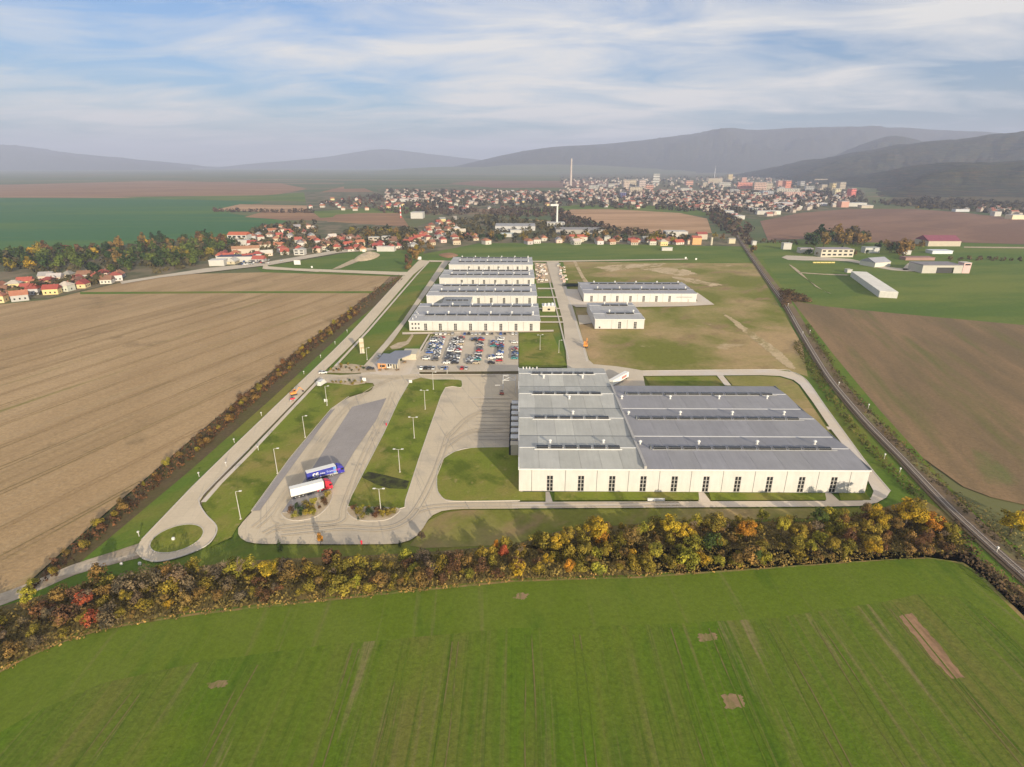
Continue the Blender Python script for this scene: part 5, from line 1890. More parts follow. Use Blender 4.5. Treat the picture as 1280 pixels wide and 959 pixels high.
# trees of the thicket
pts = scatter(belt_top + belt_bot, 5.2, 96, 6000, special)
for p in pts:
    px, py = to_px((p[0], p[1], 0))
    c = pick(px)
    s = RND.choice((.3, .42, .5, .6, .72)) * RND.uniform(.85, 1.15) * (.95 if px > 640 else .68)
    put_tree(Vector((p[0], p[1], 0)), s, c, f"{c} tree|, {belt_row(px, py)}, {zone(px)}", "trees of the thicket by the green field", TREES, s * .9)
# bushes of the thicket
pts = scatter(belt_top + belt_bot, 3.3, 225, 12000)
nb = 0
for p in pts:
    px, py = to_px((p[0], p[1], 0))
    c = pick(px)
    put_bush(Vector((p[0], p[1], -.1)), RND.choice((.6, .8, 1.0, 1.25, 1.5)) * RND.uniform(.85, 1.15), c, f"{c} bush|, {belt_row(px, py)}, {zone(px)}", "bushes of the thicket by the green field")
    nb += 1


def stuff_leaves(name, label, clumps, per, size, seed, col):
    V, T = leaf_cloud(clumps, per, size, seed, .5)
    # leaves of one mass face up and out from their own clumps
    o = link(bpy.data.objects.new(name, leaf_mesh(name, V, T, LEAF)))
    o.color = col + (1,)
    tag(o, label, None, None, 'stuff')
    return o


def low_growth(name, label, poly_px, dmin, nmax, r, per, size, seed, col, hz=.5):
    pts = scatter(poly_px, dmin, nmax, nmax * 12)
    stuff_leaves(name, label, [(p[0], p[1], r * hz * RND.uniform(.2, 1.0), r * RND.uniform(.6, 1.2)) for p in pts], per, size, seed, col)


low_growth("undergrowth", "low brown undergrowth filling the thicket by the green field", belt_top + belt_bot, 1.7, 2200, 1.5, 16, .34, 11, (.21, .16, .05))
low_growth("tall_grass", "dry tan grass along the lower edge of the thicket", [(0, 836), (60, 808), (130, 784), (250, 764), (400, 748), (640, 723), (800, 717), (960, 706), (1090, 697), (1090, 699.5), (960, 708.5), (800, 720), (640, 726), (400, 751), (250, 767), (130, 787), (60, 811), (0, 840)], .8, 1500, .8, 24, .26, 12, (.30, .20, .07))
# bare tree group below the roundabout
TW = plain("bare_twigs", (0.26, 0.19, 0.12), 0.9, 0.15, 2)


def bare(P, h, label, seed):
    g = random.Random(seed)
    t = thing("bare_tree", label, "tree", P, g.uniform(0, 6), "bare trees")
    mt, mb = MB(), MB()

    def grow(p, d, L, r, lev):
        e = p + d * L
        (mt if lev == 0 else mb).tube(p, e, r, r * .6, 6 if lev < 2 else 4, caps=False)
        if lev >= 4:
            return
        for _ in range(4 if lev < 2 else 3):
            nd = (d + Vector((g.uniform(-1, 1), g.uniform(-1, 1), g.uniform(-.2, .7))) * .75).normalized()
            grow(p + d * L * g.uniform(.45, 1.0), nd, L * g.uniform(.55, .8), max(r * .5, .035), lev + 1)

    grow(Vector((0, 0, -.1)), Vector((0, 0, 1)), h * .3, .16, 0)
    mt.build("trunk", TW, t)
    mb.build("branches", TW, t)


for i, (px, py, h) in enumerate(((302, 722, 9), (285, 718, 7.5), (262, 722, 6.5), (318, 714, 6), (868, 668, 8), (905, 666, 7), (180, 742, 6), (420, 722, 6), (560, 702, 6), (650, 696, 6.5), (1020, 668, 7), (1175, 676, 6))):
    bare(at(px, py), h, ["tall leafless tree below the roundabout and lorry park", "leafless tree just left of the tall bare one", "small leafless tree nearest the roundabout", "small leafless tree right of the tall bare one",
                         "leafless tree among the yellow trees before the hall", "leafless tree left of the orange-yellow tree before the hall", "leafless tree in the thicket left of the roundabout's foot", "leafless tree in the thicket below the yard's middle",
                         "leafless tree in the thicket below the yard's right corner", "leafless tree in the thicket under the big hall's left corner", "leafless tree before the last doors of the big hall", "leafless tree at the railway end of the thicket"][i], 40 + i)

# hedge between the stubble field and the west road
hedge = [(30, 738), (120, 658), (260, 533), (380, 432), (440, 386), (450, 390), (385, 442), (270, 545), (130, 668), (55, 730)]
pts = scatter(hedge, 3.0, 85, 5000)
for p in pts:
    px, py = to_px((p[0], p[1], 0))
    c = RND.choices(["reddish brown", "brown", "olive", "yellow-green"], [2, 3, 2.2, .8])[0]
    where = "by the dirt track" if py > 640 else "near the roundabout" if py > 560 else "middle part" if py > 480 else "far part"
    put_bush(Vector((p[0], p[1], -.1)), RND.uniform(.5, 1.05), c, f"{c} bush|, hedge along the west road, {where}", "bushes of the field hedge")
hedge2 = [(440, 386), (470, 361), (503, 344), (508, 346), (480, 365), (448, 391)]
low_growth("hedge", "far end of the brown hedge between stubble field and west road", hedge2, 3, 90, 1.5, 6, .5, 14, (.13, .075, .04))
low_growth("hedge_undergrowth", "dark red-brown undergrowth of the field hedge", hedge, 1.8, 1200, 1.0, 14, .36, 15, (.12, .06, .03))
# planting beds
for bed, poly, n, lb in (("left planting bed", [(360, 641), (398, 625), (412, 620), (406, 633), (392, 644), (370, 648)], 20, "left planting bed beside the lorries"),
                         ("right planting bed", [(440, 637), (495, 638), (490, 644), (478, 648), (450, 648)], 17, "right planting bed under the lamp post")):
    pts = sorted(scatter(poly, 2.0, n, 4000))
    for i, p in enumerate(pts):
        c = RND.choices(["olive", "dark green", "yellow-green", "reddish brown", "brown"], [3, 3, 2, 1.5, 1])[0]
        put_bush(Vector((p[0], p[1], .12)), RND.uniform(.35, .8), c, f"{c} shrub in the {lb}, {ordinal(i + 1)} from the left", "shrubs of the planting beds", cat="shrub", name="shrub")
nsh = 0
for poly, lb, n in (([(410, 465), (420, 457), (440, 456), (466, 459.5), (466, 464), (440, 466)], "gravel corner left of the gatehouse", 16), ([(408, 478), (440, 477), (456, 478), (440, 481), (425, 479.5)], "narrow bed beside the white van", 8)):
    pts = sorted(scatter(poly, 2.0, n, 5000))
    for i, p in enumerate(pts):
        c = RND.choices(["olive", "dark green", "brown"], [3, 3, 2])[0]
        put_bush(Vector((p[0], p[1], .08)), RND.uniform(.3, .55), c, f"{c} shrub in the {lb}, {ordinal(i + 1)} from the left", "shrubs at the works entrance", cat="shrub", name="shrub")
# scrub on the railway banks
bankL = [(1000, 425), (1040, 490), (1075, 540), (1120, 588), (1160, 625), (1140, 622), (1100, 580), (1060, 535), (1022, 482), (990, 430)]
bankR = [(1010, 405), (1052, 470), (1095, 520), (1140, 563), (1190, 612), (1240, 660), (1290, 700), (1290, 712), (1235, 668), (1185, 622), (1135, 573), (1088, 525), (1045, 475), (1004, 407)]
low_growth("bank_scrub", "brown-green scrub along the road side of the railway", bankL, 1.7, 1100, 1.1, 14, .36, 16, (.11, .105, .03))
low_growth("bank_scrub", "dark scrub along the field side of the railway", bankR, 1.7, 1100, 1.1, 14, .36, 17, (.10, .08, .035))
low_growth("bank_scrub", "brown thicket on the meadow side of the railway", [(975, 364), (985, 363), (1010, 373), (1014, 378), (990, 376), (980, 384), (978, 376)], 2.6, 160, 2.2, 7, .6, 18, (.12, .075, .04))
low_growth("bank_scrub", "dark brown thicket at the railway end of the green field", [(1165, 650), (1195, 655), (1230, 700), (1285, 750), (1290, 770), (1245, 735), (1205, 700), (1180, 694)], 1.8, 600, 1.5, 12, .4, 19, (.12, .08, .045))
low_growth("bank_scrub", "pale rough growth right of the railway below the yellow tree", [(1195, 618), (1240, 640), (1290, 660), (1290, 708), (1245, 668)], 1.9, 500, 1.1, 12, .34, 20, (.17, .15, .06))

# ---------------------------------------------------------------- woods and trees of the plain (300 trees at most singly)
wood = [(0, 340), (0, 318), (60, 314), (140, 311), (200, 303), (262, 300), (300, 300), (290, 310), (262, 322), (240, 334), (200, 343), (150, 345), (60, 342)]
pts = scatter(wood, 12.5, 108, 6000)
for p in sorted(pts, key=lambda q: -q[1]):
    px, py = to_px((p[0], p[1], 0))
    far_ = py < 318
    c = RND.choices(["dark green", "green", "olive", "brown", "reddish brown", "golden", "rust red"], [2.5, 2, 1, 2.6, 2, .15, .35] if far_ else [5, 4, 1.6, 1.0, .6, .2, .05])[0]
    put_tree(Vector((p[0], p[1], -.7)), RND.uniform(1.15, 1.6), c, f"{c} tree|, wood behind the stubble field, " + ("back" if far_ else "front") + (" left part" if px < 100 else " middle part" if px < 190 else " right part"), "trees of the left wood", FARTREES)


def far_trees(poly, n, dmin, names, w, lb, grp, k=1.0):
    for p in scatter(poly, dmin, n, 4000):
        c = RND.choices(names, w)[0]
        put_tree(Vector((p[0], p[1], -.8)), RND.uniform(.8, 1.25) * k, c, f"{c} tree| {lb}", grp, FARTREES)


far_trees([(1008, 303), (1060, 300), (1085, 303), (1085, 307), (1010, 309)], 22, 7, ["brown", "dark green", "grey-brown", "golden"], [3, 3, 2, .4], "behind the airfield buildings", "trees of the airfield clump", 1.75)
far_trees([(1110, 312), (1150, 308), (1165, 318), (1120, 322)], 11, 8, ["brown", "reddish brown", "dark green"], [3, 1, 1], "near the airfield hangar", "trees near the hangar", 1.2)
far_trees([(395, 302), (440, 290), (500, 288), (525, 300), (505, 306), (440, 300)], 17, 14, ["dark green", "olive", "golden", "brown"], [3, 3, 1, 2], "in the village grove below the brown field", "trees of the village grove")
far_trees([(560, 300), (640, 296), (700, 298), (860, 296), (935, 300), (935, 306), (700, 303), (600, 304)], 28, 14, ["dark green", "olive", "brown", "golden"], [3, 2, 3, .7], "along the houses behind the green meadow", "trees behind the green meadow")
far_trees([(1085, 266), (1160, 258), (1280, 262), (1280, 268), (1160, 262)], 8, 25, ["brown", "olive", "dark green"], [2, 1, 2], "beyond the red-brown field at the hill foot", "trees at the hill foot")
far_trees([(900, 262), (940, 285), (945, 318), (925, 312), (890, 275)], 12, 14, ["brown", "dark green", "grey-brown"], [3, 1, 2], "along the railway towards the town", "trees along the far railway")
far_trees([(525, 322), (540, 314), (530, 305), (515, 310), (506, 335), (512, 340)], 12, 8, ["brown", "reddish brown", "olive"], [3, 1, 1], "at the end of the west road", "trees at the end of the west road")


far_trees([(985, 318), (1000, 313), (1030, 312), (1110, 318), (1110, 322), (1070, 322)], 9, 10, ["dark green", "brown", "grey-brown"], [3, 2, 1], "between the airfield houses", "trees between the airfield houses", .7)
far_trees([(1085, 311), (1100, 308), (1125, 308), (1130, 316), (1095, 318)], 7, 8, ["brown", "reddish brown", "dark green"], [3, 1, 1], "left of the hangar's white houses", "trees left of the white houses", .95)


def crowns_mass(name, label, polys, seed, col, r=(3.5, 6.5)):
    cl = []
    for poly, n, dmin in polys:
        for p in scatter(poly, dmin, n, n * 8):
            rr = RND.uniform(*r)
            cl.append((p[0], p[1], rr * .55, rr))
    g = np.random.default_rng(seed)
    V, T = [], []
    for c in cl:
        v_, t_ = leaf_cloud([c], 26.0 / (c[3] ** 2), c[3] * .42, int(g.integers(1e9)), .5)
        V.append(v_)
        T.append(t_)
    o = link(bpy.data.objects.new(name, leaf_mesh(name, np.concatenate(V), np.concatenate(T), LEAF)))
    o.color = col + (1,)
    tag(o, label, None, None, 'stuff')


crowns_mass("distant_trees", "dark wood and orchard trees scattered over the villages and the town", [
    ([(260, 322), (330, 284), (395, 278), (400, 316), (340, 324)], 120, 12), ([(390, 316), (440, 288), (520, 288), (520, 312)], 110, 12), ([(540, 302), (560, 276), (600, 270), (690, 280), (860, 295), (860, 302), (640, 302)], 190, 14),
    ([(0, 366), (150, 345), (150, 350), (70, 364), (0, 374)], 60, 8), (wood, 150, 8)], 31, (.085, .075, .035))
crowns_mass("distant_trees", "dark brown woodland between the villages and the town", [
    ([(600, 266), (640, 260), (700, 262), (715, 270), (640, 272)], 170, 18), ([(700, 268), (740, 278), (775, 290), (820, 293), (800, 296), (740, 288), (690, 278)], 80, 12), ([(470, 262), (560, 258), (600, 264), (570, 270), (480, 266)], 120, 20),
    ([(385, 256), (470, 244), (510, 255), (460, 262)], 70, 25), ([(890, 258), (940, 285), (938, 306), (900, 285), (880, 268)], 120, 14), ([(215, 268), (300, 264.4), (300, 263.6), (215, 267)][0:0] or [(268, 264.6), (390, 266.2), (390, 265.2), (268, 263.8)], 40, 12)], 32, (.085, .06, .045), (4, 7))
crowns_mass("distant_trees", "hazy trees between the houses of the town", [
    ([(480, 238), (700, 242), (960, 240), (1075, 240), (1085, 256), (950, 268), (700, 258), (500, 258)], 900, 22), ([(700, 222), (1010, 220), (1070, 238), (700, 240)], 350, 45), ([(1090, 254), (1160, 248), (1290, 256), (1290, 270), (1160, 262)], 160, 24)], 33, (.075, .065, .05), (5, 9))
# tree rows of the far green field
crowns_mass("distant_trees", "hedge row on the ploughed field by the airfield", [([(950, 300), (1010, 304), (1010, 306), (950, 303)], 30, 9), ([(1180, 323), (1280, 324), (1280, 326), (1180, 325)], 40, 9)], 34, (.10, .075, .04), (1.6, 3))

# ------------------------------------------------------------------ houses
HW = plain("house_plaster", (0.7, 0.66, 0.58), 0.8, 0.05, .2, True)
HR = plain("roof_tiles", (0.4, 0.12, 0.06), 0.75, 0.12, .3, True)
CH = plain("chimney_brick", (0.33, 0.16, 0.11), 0.8, 0.1, 1)
HOUSES = []
for k, (w, d, h, rh, hip) in enumerate(((10, 8.5, 4.2, 3.6, 0), (12, 9, 5.2, 3.4, 0), (9.5, 9.5, 5.8, 3.0, 1), (14, 9, 3.6, 3.6, 0), (11, 10, 6.0, 2.6, 1), (18, 10, 4.0, 3.4, 0))):
    wm = MB()
    wm.box(-w / 2, w / 2, -d / 2, d / 2, -1, h)
    if not hip:
        for s in (-1, 1):
            wm.poly([(s * w / 2, -d / 2, h), (s * w / 2, d / 2, h), (s * w / 2, 0, h + rh * .95)][::s])
    ov = .5
    W, D = w / 2 + ov, d / 2 + ov
    rx = W if not hip else max(.5, W - D * .85)
    z0, z1 = h - .15, h + rh
    rm = MB()
    rm.v = [(-W, -D, z0), (W, -D, z0), (W, D, z0), (-W, D, z0), (-rx, 0, z1), (rx, 0, z1), (-W, -D, z0 - .2), (W, -D, z0 - .2), (W, D, z0 - .2), (-W, D, z0 - .2)]
    rm.f = [(0, 1, 5, 4), (2, 3, 4, 5), (1, 2, 5), (3, 0, 4), (0, 6, 7, 1), (1, 7, 8, 2), (2, 8, 9, 3), (3, 9, 6, 0), (9, 8, 7, 6)]
    rm.m = [0] * 9
    HOUSES.append((wm.data("wall", HW), rm.data("roof", HR), MB().box(-.4, .4, -.4, .4, 0, 1.8).data("chimney", CH), MB().box(-.6, .6, -.06, 0, 0, 1.4).data("window", PANE), w, d, h, rh))
ROOFC = [("red", (.36, .085, .055), 4), ("orange-red", (.38, .15, .08), 4), ("brown", (.24, .12, .075), 3), ("dark red", (.30, .06, .045), 2.5), ("grey", (.30, .29, .28), 2.5), ("pale", (.55, .50, .44), 1.5)]
PLAST = [("white", (.56, .53, .48)), ("cream", (.54, .46, .34)), ("pale grey", (.46, .44, .41)), ("yellow", (.68, .55, .28)), ("pinkish", (.68, .52, .43))]


def put_house(P, label, group, win, k=None, rc=None, pc=None, rz=None, s=1.0):
    hm_ = HOUSES[k if k is not None else RND.choices(range(6), [3, 3, 2.5, 2, 2, .8])[0]]
    rc = rc or RND.choices(ROOFC, [r[2] for r in ROOFC])[0]
    pc = pc or RND.choices(PLAST, [5, 3, 2, 1, 1])[0]
    t = thing("house", label.replace("{r}", rc[0]).replace("{p}", pc[0]), "house", P, rz if rz is not None else RND.choice((0.3, 1.87)) + RND.uniform(-.35, .35), group)
    t.scale = (s, s, s)
    a = link(bpy.data.objects.new("wall", hm_[0]), t)
    a.color = jitter(pc[1], .08)
    r_ = link(bpy.data.objects.new("roof", hm_[1]), t)
    r_.color = jitter(rc[1], .15)
    c = link(bpy.data.objects.new("chimney", hm_[2]), r_)
    c.location = (hm_[4] * .2, hm_[5] * .12, hm_[6] + hm_[7] * .55)
    if win:
        for x in (-.3, 0, .3):
            w_ = link(bpy.data.objects.new("window", hm_[3]), t)
            w_.location = (x * hm_[4], -hm_[5] / 2 - .004, 1.2)
        w_ = link(bpy.data.objects.new("window", hm_[3]), t)
        w_.location = (-hm_[4] / 2 - .004, 0, 1.2)
        w_.rotation_euler = (0, 0, -math.pi / 2)
        w_ = link(bpy.data.objects.new("window", hm_[3]), t)
        w_.location = (hm_[4] / 2 + .004, 0, 1.2)
        w_.rotation_euler = (0, 0, math.pi / 2)
    return t


HTOT = 0
clusters = [([(-10, 362), (-10, 378), (50, 372), (95, 362), (155, 352), (150, 345), (60, 348)], 27, 13, "in the far left village", True),
            ([(268, 334), (292, 303), (335, 286), (395, 283), (400, 314), (345, 322), (312, 330)], 44, 15, "above the stubble field", True),
            ([(384, 316), (388, 300), (430, 297), (470, 303), (512, 300), (520, 310), (470, 316), (425, 313)], 32, 14, "behind the sand heap", True),
            ([(505, 308), (530, 286), (556, 274), (576, 290), (606, 302), (560, 306)], 34, 14, "beside the climbing road", True),
            ([(605, 305), (660, 300), (760, 299), (865, 303), (865, 307), (690, 305)], 26, 15, "behind the green meadow", True),
            ([(384, 263), (400, 252), (440, 246), (500, 254), (508, 262), (440, 264)], 26, 28, "in the hillside village", False),
            ([(480, 256), (500, 244), (600, 240), (690, 247), (690, 258), (570, 266)], 62, 28, "in the town left of the chimney", False),
            ([(690, 256), (690, 246), (800, 246), (880, 252), (880, 261), (780, 260)], 44, 28, "in the town right of the chimney", False)]
for poly, n, dmin, where, win in clusters:
    pts = scatter(poly, dmin, n, 5000)
    pts = sorted(pts, key=lambda p: to_px((p[0], p[1], 0))[0])
    for i, p in enumerate(pts):
        put_house(Vector((p[0], p[1], -.6)), f"{{p}} house, {{r}} roof, {ordinal(i + 1)} from left {where}", "houses " + where, win)
        HTOT += 1

# the rest of the town: one mass of small houses
TW_W = plain("town_plaster", (0.47, 0.40, 0.34), 0.8, 0.08, .02)
TW_R = [plain("town_roof_red", (0.36, 0.13, 0.09), 0.8, 0.15, .02), plain("town_roof_brown", (0.25, 0.17, 0.13), 0.8, 0.15, .02), plain("town_roof_grey", (0.42, 0.40, 0.38), 0.8, 0.1, .02)]
m = MB()
for poly, n, dmin in (([(480, 250), (480, 239), (700, 240), (700, 250), (600, 256)], 190, 26), ([(700, 250), (700, 238), (960, 240), (960, 258), (880, 260)], 360, 24), ([(930, 262), (940, 244), (1060, 242), (1060, 256), (960, 270)], 150, 26),
                      ([(700, 238), (700, 224), (1000, 222), (1040, 238)], 220, 60), ([(860, 262), (900, 250), (930, 262), (905, 268)], 40, 18), ([(1190, 262), (1290, 262), (1290, 271), (1230, 266)], 20, 22)):
    for p in scatter(poly, dmin, n, 9000):
        w, d, h, rh = RND.uniform(9, 17), RND.uniform(8, 12), RND.uniform(4, 8), RND.uniform(1.5, 4)
        ca, sa = math.cos(a_ := RND.choice((.3, 1.87)) + RND.uniform(-.4, .4)), math.sin(a_)

        def tr(x, y, z):
            return (p[0] + x * ca - y * sa, p[1] + x * sa + y * ca, z)
        w /= 2
        d /= 2
        mi = RND.choices((1, 2, 3), (6, 3, 1.5))[0]
        q = [(-w, -d), (w, -d), (w, d), (-w, d)]
        for i in range(4):
            a, b = q[i], q[(i + 1) % 4]
            m.poly([tr(*a, -1), tr(*b, -1), tr(*b, h), tr(*a, h)], 0)
        m.poly([tr(-w, -d, h), tr(w, -d, h), tr(w, 0, h + rh), tr(-w, 0, h + rh)], mi)
        m.poly([tr(w, d, h), tr(-w, d, h), tr(-w, 0, h + rh), tr(w, 0, h + rh)], mi)
        m.poly([tr(w, -d, h), tr(w, d, h), tr(w, 0, h + rh)], 0)
        m.poly([tr(-w, d, h), tr(-w, -d, h), tr(-w, 0, h + rh)], 0)
tag(m.build("town_houses", [TW_W] + TW_R), "small hazy houses of the town before the hills", None, None, 'stuff')

# ------------------------------------------------------------------ larger buildings outside the works
FLATR = plain("flat_roof", (0.36, 0.34, 0.33), 0.8, 0.1, .1, True)


def block(name, label, cat, px, py, wpx, hpx, depth, wallc, roofc, group=None, rz=0.0, floors=0, gable=False, low=False):
    """building whose front is wpx wide and hpx high in the photograph"""
    P = at(px, py)
    dist = math.sqrt(P.x ** 2 + P.y ** 2 + CAM_H ** 2)
    dc = P.y * math.cos(PITCH) + CAM_H * math.sin(PITCH)
    w = wpx * dc / F
    h = max(2.5, at_dist(px, py - hpx, P.y)[2])
    P.z = -.7
    t = thing(name, label, cat, P, rz, group)
    a = MB().box(-w / 2, w / 2, 0, depth, 0, h + .7).build("wall", HW, t)
    a.color = wallc + (1,)
    if gable:
        r = MB()
        W, z0, z1 = w / 2 + .4, h + .71, h + .7 + depth * .22
        r.v = [(-W, -.4, z0), (W, -.4, z0), (W, depth + .4, z0), (-W, depth + .4, z0), (-W, depth / 2, z1), (W, depth / 2, z1)]
        r.f = [(0, 1, 5, 4), (2, 3, 4, 5), (1, 2, 5), (3, 0, 4), (3, 2, 1, 0)]
        r.m = [0] * 5
        b = r.build("roof", HR, t)
    else:
        b = MB().box(-w / 2 - .3, w / 2 + .3, -.3, depth + .3, h + .71, h + 1.2).build("roof", FLATR, t)
    b.color = roofc + (1,)
    for f in range(floors):
        z = .7 + (f + .35) * h / floors
        n = max(2, int(w / 6))
        for i in range(n):
            x = -w / 2 + (i + .5) * w / n
            MB().box(x - w / n * .3, x + w / n * .3, -.05, -.004, z, z + h / floors * .45).build("window", PANE, t)
    return t


CREAM, WHT, PINK, YEL, GREYW = (.50, .43, .34), (.52, .50, .46), (.58, .32, .25), (.60, .48, .27), (.42, .41, .40)
block("manor_house", "large white house with red hipped roof among the trees above the wood", "house", 297, 303, 24, 9, 18, WHT, (.5, .13, .06), gable=True, floors=2)
block("manor_annex", "white annex in front of the large red-roofed house", "house", 304, 306.5, 12, 6, 10, WHT, WHT)
block("farm_barn", "long cream barn with brown roof above the petrol forecourt", "barn", 308, 318, 32, 7, 14, CREAM, (.42, .22, .12), rz=.42, gable=True)
block("workshop", "white workshop with dark solar roof beside the village road", "workshop", 294, 327, 42, 6, 16, WHT, (.06, .06, .11), rz=.12)
block("workshop", "white garage with dark roof panel at the left end of the workshop", "workshop", 271, 332, 18, 6, 14, WHT, (.6, .58, .55), rz=.15)
block("shed", "white shed with pale roof behind the sand heap", "shed", 482, 314, 22, 5, 10, WHT, (.62, .55, .48))
block("flat_house", "white flat house on the right of the village road before the meadow", "house", 374, 318.5, 13, 6, 9, WHT, WHT, floors=2)
block("flat_block", "white cubic house in the village behind the sand heap, left one", "house", 467, 304, 12, 7, 10, CREAM, WHT, floors=2)
block("flat_block", "white cubic house in the village behind the sand heap, right one", "house", 482, 303, 9, 7, 10, WHT, WHT, floors=2)
block("white_hall", "white hall by the striped mast near the brown field", "hall", 521, 273, 15, 7, 30, WHT, WHT)
block("school", "long white low building in the hazy town beyond the hillside village", "hall", 510, 252, 38, 3.0, 40, WHT, (.6, .45, .4))
block("greenhouse", "long grey-roofed greenhouse behind the meadow houses", "greenhouse", 644, 288, 50, 5, 50, (.5, .49, .48), (.38, .37, .37))
block("greenhouse", "white low hall in front of the long greenhouse", "hall", 650, 291, 24, 3, 12, WHT, WHT)
block("garden_hall", "pale green-roofed hall behind the meadow trees", "hall", 634, 296, 16, 3.5, 14, WHT, (.5, .55, .52))
block("factory_block", "long flat works building below the white tower", "factory", 726, 292, 62, 4.5, 40, (.36, .33, .30), (.30, .28, .27))
block("factory_block", "white block at the foot of the white tower", "factory", 695, 284, 22, 5, 25, WHT, WHT, floors=2)
block("tiled_hall", "long red-roofed house behind the green meadow", "house", 721, 302, 18, 6, 12, CREAM, (.5, .12, .06), gable=True)
block("white_hall", "modern white hall with dark windows behind the meadow", "hall", 846, 296, 27, 6, 22, WHT, WHT)
block("white_cabin", "low white cabin standing in the green meadow", "cabin", 834, 313, 13, 3, 5, WHT, WHT)
block("tiled_hall", "orange house with red roof beside the yellow post", "house", 871, 305.5, 11, 8, 12, (.62, .36, .16), (.45, .12, .08), gable=True)
block("tiled_hall", "dark red-roofed house behind the orange one", "house", 878, 299, 12, 6, 14, CREAM, (.36, .09, .07), gable=True)
block("cottage", "pale cottage alone left of the railway", "house", 915, 304, 8, 5, 7, (.6, .52, .36), (.4, .36, .3), gable=True)
block("white_cabin", "small white house right beside the railway crossing", "cabin", 943, 306.5, 5, 4.5, 6, WHT, WHT)
# airfield
block("airfield_house", "white cabin at the left end of the airfield buildings", "cabin", 984, 311.5, 10, 7, 8, WHT, WHT)
block("airfield_house", "low grey-roofed shed between white cabin and barracks", "shed", 1008, 316, 16, 5, 10, (.55, .5, .46), (.30, .27, .29))
block("airfield_house", "long beige barracks with grey roof on the airfield", "barracks", 1046, 321, 40, 9, 18, (.56, .51, .41), (.34, .30, .32), floors=2)
block("airfield_house", "pale low house right of the barracks on the airfield", "house", 1090, 316, 18, 6, 10, (.5, .5, .48), (.34, .36, .36))
block("airfield_house", "white house among the brown trees by the hangar", "house", 1132, 311, 13, 5, 10, WHT, WHT)
block("airfield_house", "small white house below the brown trees by the hangar", "house", 1134, 318, 9, 4, 8, WHT, (.6, .56, .52))
block("airfield_house", "low red-brown shed behind the hangar", "shed", 1150, 325, 36, 2.5, 12, (.34, .2, .17), (.30, .17, .15))
block("tiled_hall", "pale farm hall with dark red roof at the far right", "hall", 1180, 307.5, 40, 6, 30, CREAM, (.24, .07, .10), gable=True)
block("white_hall", "pale blue-white flat hall in front of the farm hall", "hall", 1178, 317, 25, 3, 14, (.66, .68, .72), (.62, .65, .72))
block("grey_hangar", "small grey-roofed hangar with pale side on the airfield", "hangar", 1103, 333, 26, 5, 20, (.62, .59, .52), (.36, .36, .40), rz=.35, gable=True)
for i in range(6):
    p = at(1018 + i * 4.6, 328.7)
    t = thing("glider_trailer", f"yellow-topped trailer in the airfield row, {ordinal(i + 1)} from the left", "trailer", p + Vector((0, 0, -.7)), .1, "trailers on the airfield")
    bevel(MB().box(-2.2, 2.2, -.9, .9, .4, 1.9).build("trailer_body", plain("trailer_yellow", (.6, .5, .16), .5, .1, 1) if i == 0 else bpy.data.materials["trailer_yellow"], t), .2)
    MB().tube((0, -.95, .3), (0, .95, .3), .3, .3, 10).build("wheel", TYRE, t)
# long white hangar: its long side runs away to the upper left
hn = [at(1098.3, 371.0), at(1119.5, 371.0)]
hd = (at(1063, 345.0) - hn[0])
hl = hd.length
hang = math.atan2(hd.y, hd.x)
wv = (hn[1] - hn[0]).length
t = thing("long_hangar", "long white hangar lying obliquely on the airfield grass", "hangar", hn[0] + Vector((0, 0, -.7)), hang - math.pi / 2)
wx = wv * .96
for i in range(8):
    o = MB().box(0, .3, i * hl / 8 + .1, (i + 1) * hl / 8 - .1, 0, 5.4).build("wall_panel", WALLM, t)
    o.color = (.62, .6, .56, 1)
    o = MB().box(.02, wx - .02, i * hl / 8 + .03, (i + 1) * hl / 8 - .03, 5.41, 5.7).build("roof_panel", ROOFM, t)
    o.color = (.80, .76, .67, 1)
o = MB().box(wx - .3, wx, 0, hl, 0, 5.4).box(.31, wx - .31, -.01, .3, 0, 5.4).box(.31, wx - .31, hl - .3, hl, 0, 5.4).build("wall", WALLM, t)
o.color = WALLC
block("white_cabin", "tiny white cabin at the far end of the long white hangar", "cabin", 1062, 340.5, 6, 2.5, 6, WHT, WHT)
p = at(1182, 341)
pl, pr = at(1152, 341), at(1211, 341)
W = (pr - pl).length
t = thing("hangar", "hangar with wide dark door opening and pink tower end", "hangar", pl + Vector((0, 0, -.7)))
o = MB().box(0, W * .30, 0, .4, 0, 8.5).box(W * .30, W * .66, 0, .4, 6.3, 8.5).box(W * .66, W * .84, 0, .4, 0, 8.5).box(0, .4, .41, 24, 0, 8.5).box(.41, W * .84, 23.6, 24, 0, 8.5).build("wall", HW, t)
o.color = (.48, .45, .40, 1)
MB().box(W * .3, W * .66, 1.2, 1.4, 0, 6.3).build("door", DARKP, t)
o = MB().box(-.3, W * .84, -.4, 24.4, 8.51, 9.1).build("roof", FLATR, t)
o.color = (.25, .23, .24, 1)
o = MB().box(W * .845, W, -.2, 9, 0, 11.0).build("tower", HW, t)
o.color = (.62, .42, .40, 1)
o2 = MB().box(W * .84, W * 1.005, -.4, 9.2, 11.01, 11.5).build("tower_roof", FLATR, o)
o2.color = (.6, .55, .5, 1)
MB().box(W * .87, W * .98, -.25, -.204, 8.6, 10.2).build("window", PANE, o)
for pts in ([(986, 330), (995, 335), (1003, 342), (1020, 358), (1040, 367), (1028, 362), (1008, 348), (998, 341)], [(1001, 341), (1030, 343), (1058, 344), (1058, 342.8), (1030, 342), (1001, 340)]):
    sheet("dirt_track", pts, -.32, SAND, 2)
